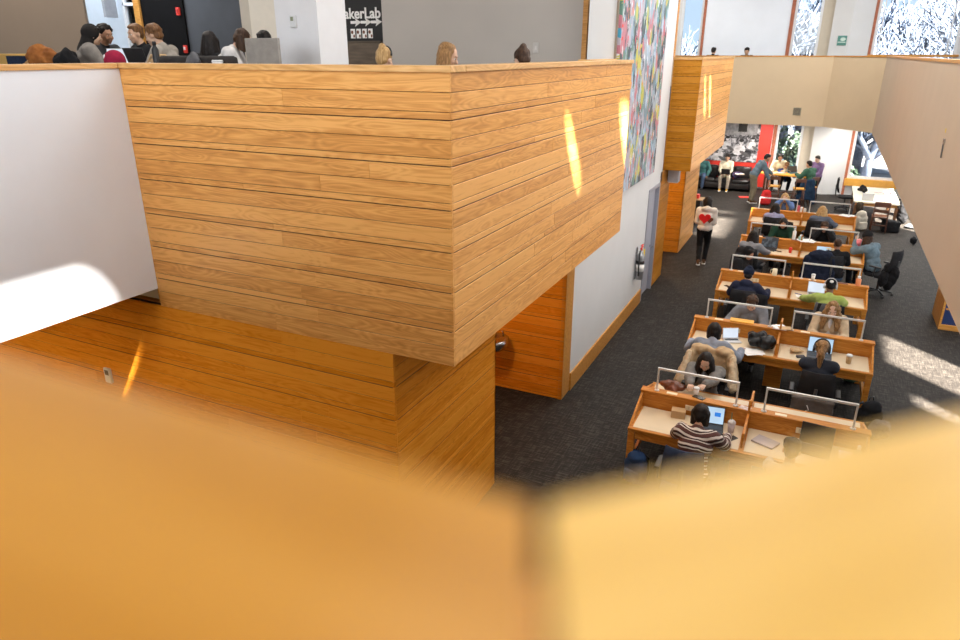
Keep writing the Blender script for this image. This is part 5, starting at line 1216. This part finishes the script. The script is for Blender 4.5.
person('dark haired person mostly hidden by the grey felt divider', -6.68, 7.55, UZ, PI2, lean=.1, nod=.1, hair=('short', 'black'), top=('dark_top', black_j, .02), hipz=.62, vox=.015)
person('blonde person with black headband low behind the oak parapet', -4.40, 6.5, UZ, 0, lean=.3, nod=.3, lh=(-.2, .5, .80), rh=(.2, .5, .80), hair=('bun', 'blonde'), headwear=('band', M['black_plastic']), skin='fair', top=('dark_top', black_j, .02), hipz=.45, vox=.013)
person('brown haired person in profile looking down behind the oak parapet', -3.76, 6.5, UZ, -1.35, lean=.3, nod=.35, lh=(-.2, .5, .80), rh=(.2, .5, .80), hair=('straight', 'honey'), skin='light', top=('mustard_top', fab('mustard', (.45, .27, .06)), .02), hipz=.49, vox=.012)
person('dark haired person with only the crown showing behind the oak parapet', -2.80, 7.1, UZ, .9, lean=.35, nod=.35, lh=(-.1, .45, .80), rh=(.2, .5, .80), hair=('bun', 'dkbrown'), skin='fair', top=('dark_top', black_j, .02), hipz=.46, vox=.013)
# far balcony, only crowns of heads show
person('black haired head showing over the far balcony rail at left', -4.12, 28.3, UZ, 0, lean=.05, nod=.3, hair=('short', 'black'), top=('dark_top', black_j, .02), vox=.016)
person('dark haired head barely showing over the middle of the far balcony rail', -2.93, 28.3, UZ, PI, lean=.15, nod=.35, hair=('short', 'black'), top=('dark_top', black_j, .02), vox=.016)
for (x, y, rz, l) in ((-9.35, 6.85, -.5, 'under the grey fur hooded coat'), (-9.25, 7.5, -PI2, 'of the curly haired person in profile'), (-8.95, 7.75, PI*.93, 'of the person in black sweater'), (-6.42, 6.85, -1., 'of the white jacket'), (-7.28, 7.15, .1, 'of the long black haired person'), (-4.22, 6.5, 0, 'of the blonde headband person'), (-3.62, 6.5, -1.35, 'of the brown haired profile'), (-2.92, 7.1, .9, 'of the person whose crown shows')):
    pass
# ================================================================== OUTDOORS
M['bark'] = plain('bark', (.075, .095, .14), .9, .3, 10); M['leafy'] = plain('evergreen', (.05, .08, .05), .8, .5, 8)
b = B(); b.box(-60, 70, FW+.4, 160, -1.3, -1.2); struct(b.build('ground_outside', plain('pale_winter_ground', (.20, .19, .19), .95, .35, 1.2)))
b = B(); b.box(-30, 40, 44, 48.5, -1.2, -1.17); struct(b.build('path_outside', plain('road_grey', (.20, .21, .24), .9, .1)))
def tree(x, y, h, seed, label, z=-1.2):
    rnd = random.Random(seed); b = B()
    def br(p, d, L, r, dep):
        pts = [p]; q = p.copy(); dd = d.copy()
        for i in range(3): dd = (dd+V((rnd.uniform(-.2, .2), rnd.uniform(-.2, .2), rnd.uniform(-.05, .15)))).normalized(); q = q+dd*L/3; pts.append(q.copy())
        b.tube(pts, [r, r*.85, r*.7, r*.5], seg=5 if dep < 2 else 3)
        if dep < 4:
            for k in range(5 if dep else 8):
                f = rnd.uniform(.35, 1); a = pts[min(3, int(f*3))]; nd = (dd*.7+V((rnd.uniform(-1, 1), rnd.uniform(-1, 1), rnd.uniform(-.1, .7)))).normalized(); br(a.copy(), nd, L*rnd.uniform(.55, .78), r*.58, dep+1)
    h *= 1.25; br(V((0, 0, 0)), V((0, 0, 1)), h*.36, h*.022, 0)
    t = empty('bare_tree', (x, y, z), 0, label, 'tree', 'bare trees outside the far windows'); b.build('trunk_and_branches', 'bark', t); return t
for i, (x, y, h, l) in enumerate(((5.4, 38.5, 9, 'low branching bare tree closest to the far right window'), (2.2, 39, 9, 'bare tree directly behind the closest one outside'), (-1.0, 42, 9, 'slim bare tree seen in the upper middle window'), (-6.6, 40, 9, 'bare tree filling the narrow upstairs window at left'), (3.9, 40.5, 11, 'bare tree right outside the far right window, thick trunk'), (6.2, 41, 13, 'bare tree farther back at the right edge of the far right window'), (1.8, 43, 12, 'slender bare tree behind the left part of far right window'), (-1.6, 38, 12, 'bare tree outside the narrow middle window'), (-7.8, 37, 11, 'bare tree outside the far left upstairs window'), (-10.5, 44, 13, 'distant bare tree left of the far left upstairs window'), (-3.2, 46, 12, 'distant bare tree behind the middle window'), (4.6, 52, 14, 'most distant bare tree beyond the road'))): tree(x, y, h, 100+i, l)
def shrub(x, y, r, h, seed, label):
    rnd = random.Random(seed); b = B()
    for i in range(900):
        a, e, q = rnd.uniform(0, 6.28), rnd.uniform(0, 1.5), rnd.uniform(.6, 1); p = V((r*q*math.cos(a)*math.cos(e), r*q*math.sin(a)*math.cos(e), h*q*math.sin(e)))
        d1 = V((rnd.uniform(-1, 1), rnd.uniform(-1, 1), rnd.uniform(-1, 1))).normalized()*.14; d2 = d1.cross(V((rnd.uniform(-1, 1), rnd.uniform(-1, 1), rnd.uniform(-1, 1)))).normalized()*.08
        vs = [b.bm.verts.new(p+v) for v in (-d1, d2, d1, -d2)]; b.bm.faces.new(vs)
    t = empty('evergreen_shrub', (x, y, -1.2), 0, label, 'shrub'); b.build('foliage', 'leafy', t)
    b = B(); b.cyl((0, 0, 0), (0, 0, h*.6), .08, .04); b.build('stem', 'bark', t)
shrub(-2.2, 33.5, 1.6, 3.6, 1, 'tall evergreen shrub filling the narrow middle window'); shrub(-.9, 36, 1.8, 2.8, 2, 'rounder evergreen shrub behind the tall one outside'); shrub(.9, 33.2, 1.2, 1.9, 3, 'low grey green shrub at left of the far right window')
# ================================================================== LIGHT
SUN_AZ = V((-.7, .7)).normalized(); SUN_EL = math.radians(47)
sdir = V((SUN_AZ.x*math.cos(SUN_EL), SUN_AZ.y*math.cos(SUN_EL), -math.sin(SUN_EL)))
def holed(name, us, vs, holes, make, mat):
    """flat slab on a grid, leaving the openings out; make(b, u0, u1, v0, v1) adds one cell"""
    us = sorted(set(us)|{h[0] for h in holes}|{h[1] for h in holes}); vs = sorted(set(vs)|{h[2] for h in holes}|{h[3] for h in holes})
    b = B()
    for i in range(len(us)-1):
        for j in range(len(vs)-1):
            u, v = (us[i]+us[i+1])/2, (vs[j]+vs[j+1])/2
            if not any(h[0] < u < h[1] and h[2] < v < h[3] for h in holes): make(b, us[i], us[i+1], vs[j], vs[j+1])
    return struct(b.build(name, mat))
# unseen openings placed for the sun patches: right wall (y0, y1, z0, z1) and roof (x0, x1, y0, y1)
side = [(10.3, 11.9, 1.8, 3.95), (9.0, 9.6, 1.9, 3.5), (18.2, 18.35, 1.6, 3.2), (19.2, 19.4, 1.6, 3.2), (22.6, 24.6, 1.6, 3.9), (24.9, 27.2, 1.6, 3.9)]
sun_slots = [(.43, .86, 4.2, 4.33), (.43, .87, 6.3, 6.72), (.29, .78, 14.05, 14.2), (.29, .78, 13.35, 13.47), (-2.09, -1.985, -.80, .18), (2.75, 3.5, 15.0, 17.7), (2.75, 3.35, 18.5, 18.72)]
holed('wall_right', (-6, FW+.3), (0, ROOF), side, lambda b, a, c, d, e: b.box(RX, RX+.25, a, c, d, e), 'white')
holed('ceiling', (-17.3, RX+.25), (-6.3, FW+.3), sun_slots, lambda b, a, c, d, e: b.box(a, c, d, e, ROOF, ROOF+.05), 'ceiling')
b = B(); b.box(-17.3, RX+.25, -6.3, -6, 0, ROOF); struct(b.build('wall_back', 'white'))
b = B(); b.box(-17.3, -17, -6.3, FW+.3, 0, ROOF); struct(b.build('wall_far_left_side', 'white'))
su = bpy.data.lights.new('sun', 'SUN'); su.energy = 120; su.angle = .04; su.color = (1, .93, .82)
so = bpy.data.objects.new('sun', su); COL.objects.link(so); so.rotation_euler = (-sdir).to_track_quat('Z', 'Y').to_euler()
w = bpy.data.worlds.new('World'); SC.world = w; w.use_nodes = True
nt = w.node_tree; bg = nt.nodes['Background']
sk = nt.nodes.new('ShaderNodeTexSky'); sk.sky_type = 'HOSEK_WILKIE'; sk.turbidity = 3.0; sk.ground_albedo = .5; sk.sun_direction = (-sdir).normalized()
mx = nt.nodes.new('ShaderNodeMix'); mx.data_type = 'RGBA'; mx.inputs[0].default_value = .75
nt.links.new(sk.outputs[0], mx.inputs[6]); mx.inputs[7].default_value = (.66, .82, 1.0, 1)
nt.links.new(mx.outputs[2], bg.inputs['Color']); bg.inputs['Strength'].default_value = 1.3
def lamp(x, y, z, sx, sy, e, col=(1, .95, .88), rot=(0, 0, 0), spread=None):  # bare area light without a fitting, mostly added fill
    l = bpy.data.lights.new('area', 'AREA'); l.shape = 'RECTANGLE'; l.size = sx; l.size_y = sy; l.energy = e; l.color = col
    if spread: l.spread = spread
    o = bpy.data.objects.new('unseen_area_light', l); COL.objects.link(o); o.location = (x, y, z); o.rotation_euler = rot; return o
# unseen fill added behind the camera to brighten the box front
lamp(-3.5, -5.9, 6.4, 9, 3.2, 740, (.92, .96, 1), (PI/2, 0, 0))
# unseen fill lights added under the roof, over void and upper floors
lamp(-4.2, -.3, ROOF-.08, 2, 1.2, 110, (1, .96, .9))
for y, e in ((3, 60), (8, 150), (13, 190), (18, 190), (24, 200)): lamp(-1.0, y, ROOF-.03, 2.6, 2.6, e, (1, .96, .9))
for y in (7.5,):
    for x in (-14, -10.5, -7): lamp(x, y, ROOF-.03, 1.6, 1.6, 120, (1, .93, .85))
for y in (26,): lamp(-6, y, ROOF-.03, 3, 3, 250)
lamp(3, 8, ROOF-.03, 1.6, 8, 200); lamp(3, 20, ROOF-.03, 1.6, 8, 250)
# unseen fill panels added along the right wall
lamp(RX-.05, 9, 6.2, 3.6, 12, 215, (.90, .95, 1), (0, PI/2, 0)); lamp(RX-.05, 22, 6.2, 3.6, 10, 215, (.90, .95, 1), (0, PI/2, 0))
lamp(RX-.05, 18, 1.5, 2, 18, 150, (.88, .94, 1), (0, PI/2, 0))
# warm downlights in the niches; the rest is unseen fill added under the balcony
for x, y, e in ((-3.9, 7.6, 26), (-3.7, 17.2, 40), (-7, 2, 80), (-10, 2, 50), (-10, 3.6, 30), (-3.4, -1.2, 130)): lamp(x, y, 2.58 if y > 4 or x > -5 else 2.78, .3, .3, e, (1, .72, .36))
for x, y, e in ((-4.5, 25, 150), (-2, 28.0, 100), (.8, 28.2, 70), (2.2, 24, 80), (2.8, 14, 22)): lamp(x, y, 2.58, .6, .6, e, (1, .92, .82))

# ================================================================== CAMERA
cam = bpy.data.cameras.new('camera'); co = bpy.data.objects.new('camera', cam); COL.objects.link(co)
P_ = math.atan2(267, 690); S_ = math.radians(25.76)
co.location = (0, 0, 5.0); co.rotation_euler = (PI/2-P_, 0, S_)
cam.sensor_width = 36; cam.lens = 36*690/960; cam.clip_start = .01; cam.clip_end = 400
cam.dof.use_dof = True; cam.dof.focus_distance = 8.5; cam.dof.aperture_fstop = 2.6
SC.camera = co
SC.view_settings.view_transform = 'Standard'; SC.view_settings.look = 'None'; SC.view_settings.gamma = 1; SC.view_settings.exposure = 0.0
SC.cycles.use_denoising = True
SC.cycles.max_bounces = 8; SC.cycles.diffuse_bounces = 5
SC.cycles.sample_clamp_indirect = 6

bpy.data.scenes.remove(TS)
lamp(-14.5, 13.6, 7.5, 1.2, 1.2, 160, (.95, .96, 1))  # added light on the wall behind the upstairs pane, to brighten it
for _x in (-13.5, -15.2): lamp(_x, 10.8, 7.6, 1, 1, 90, (.85, .93, 1))  # unseen lights added to brighten the upstairs whiteboard
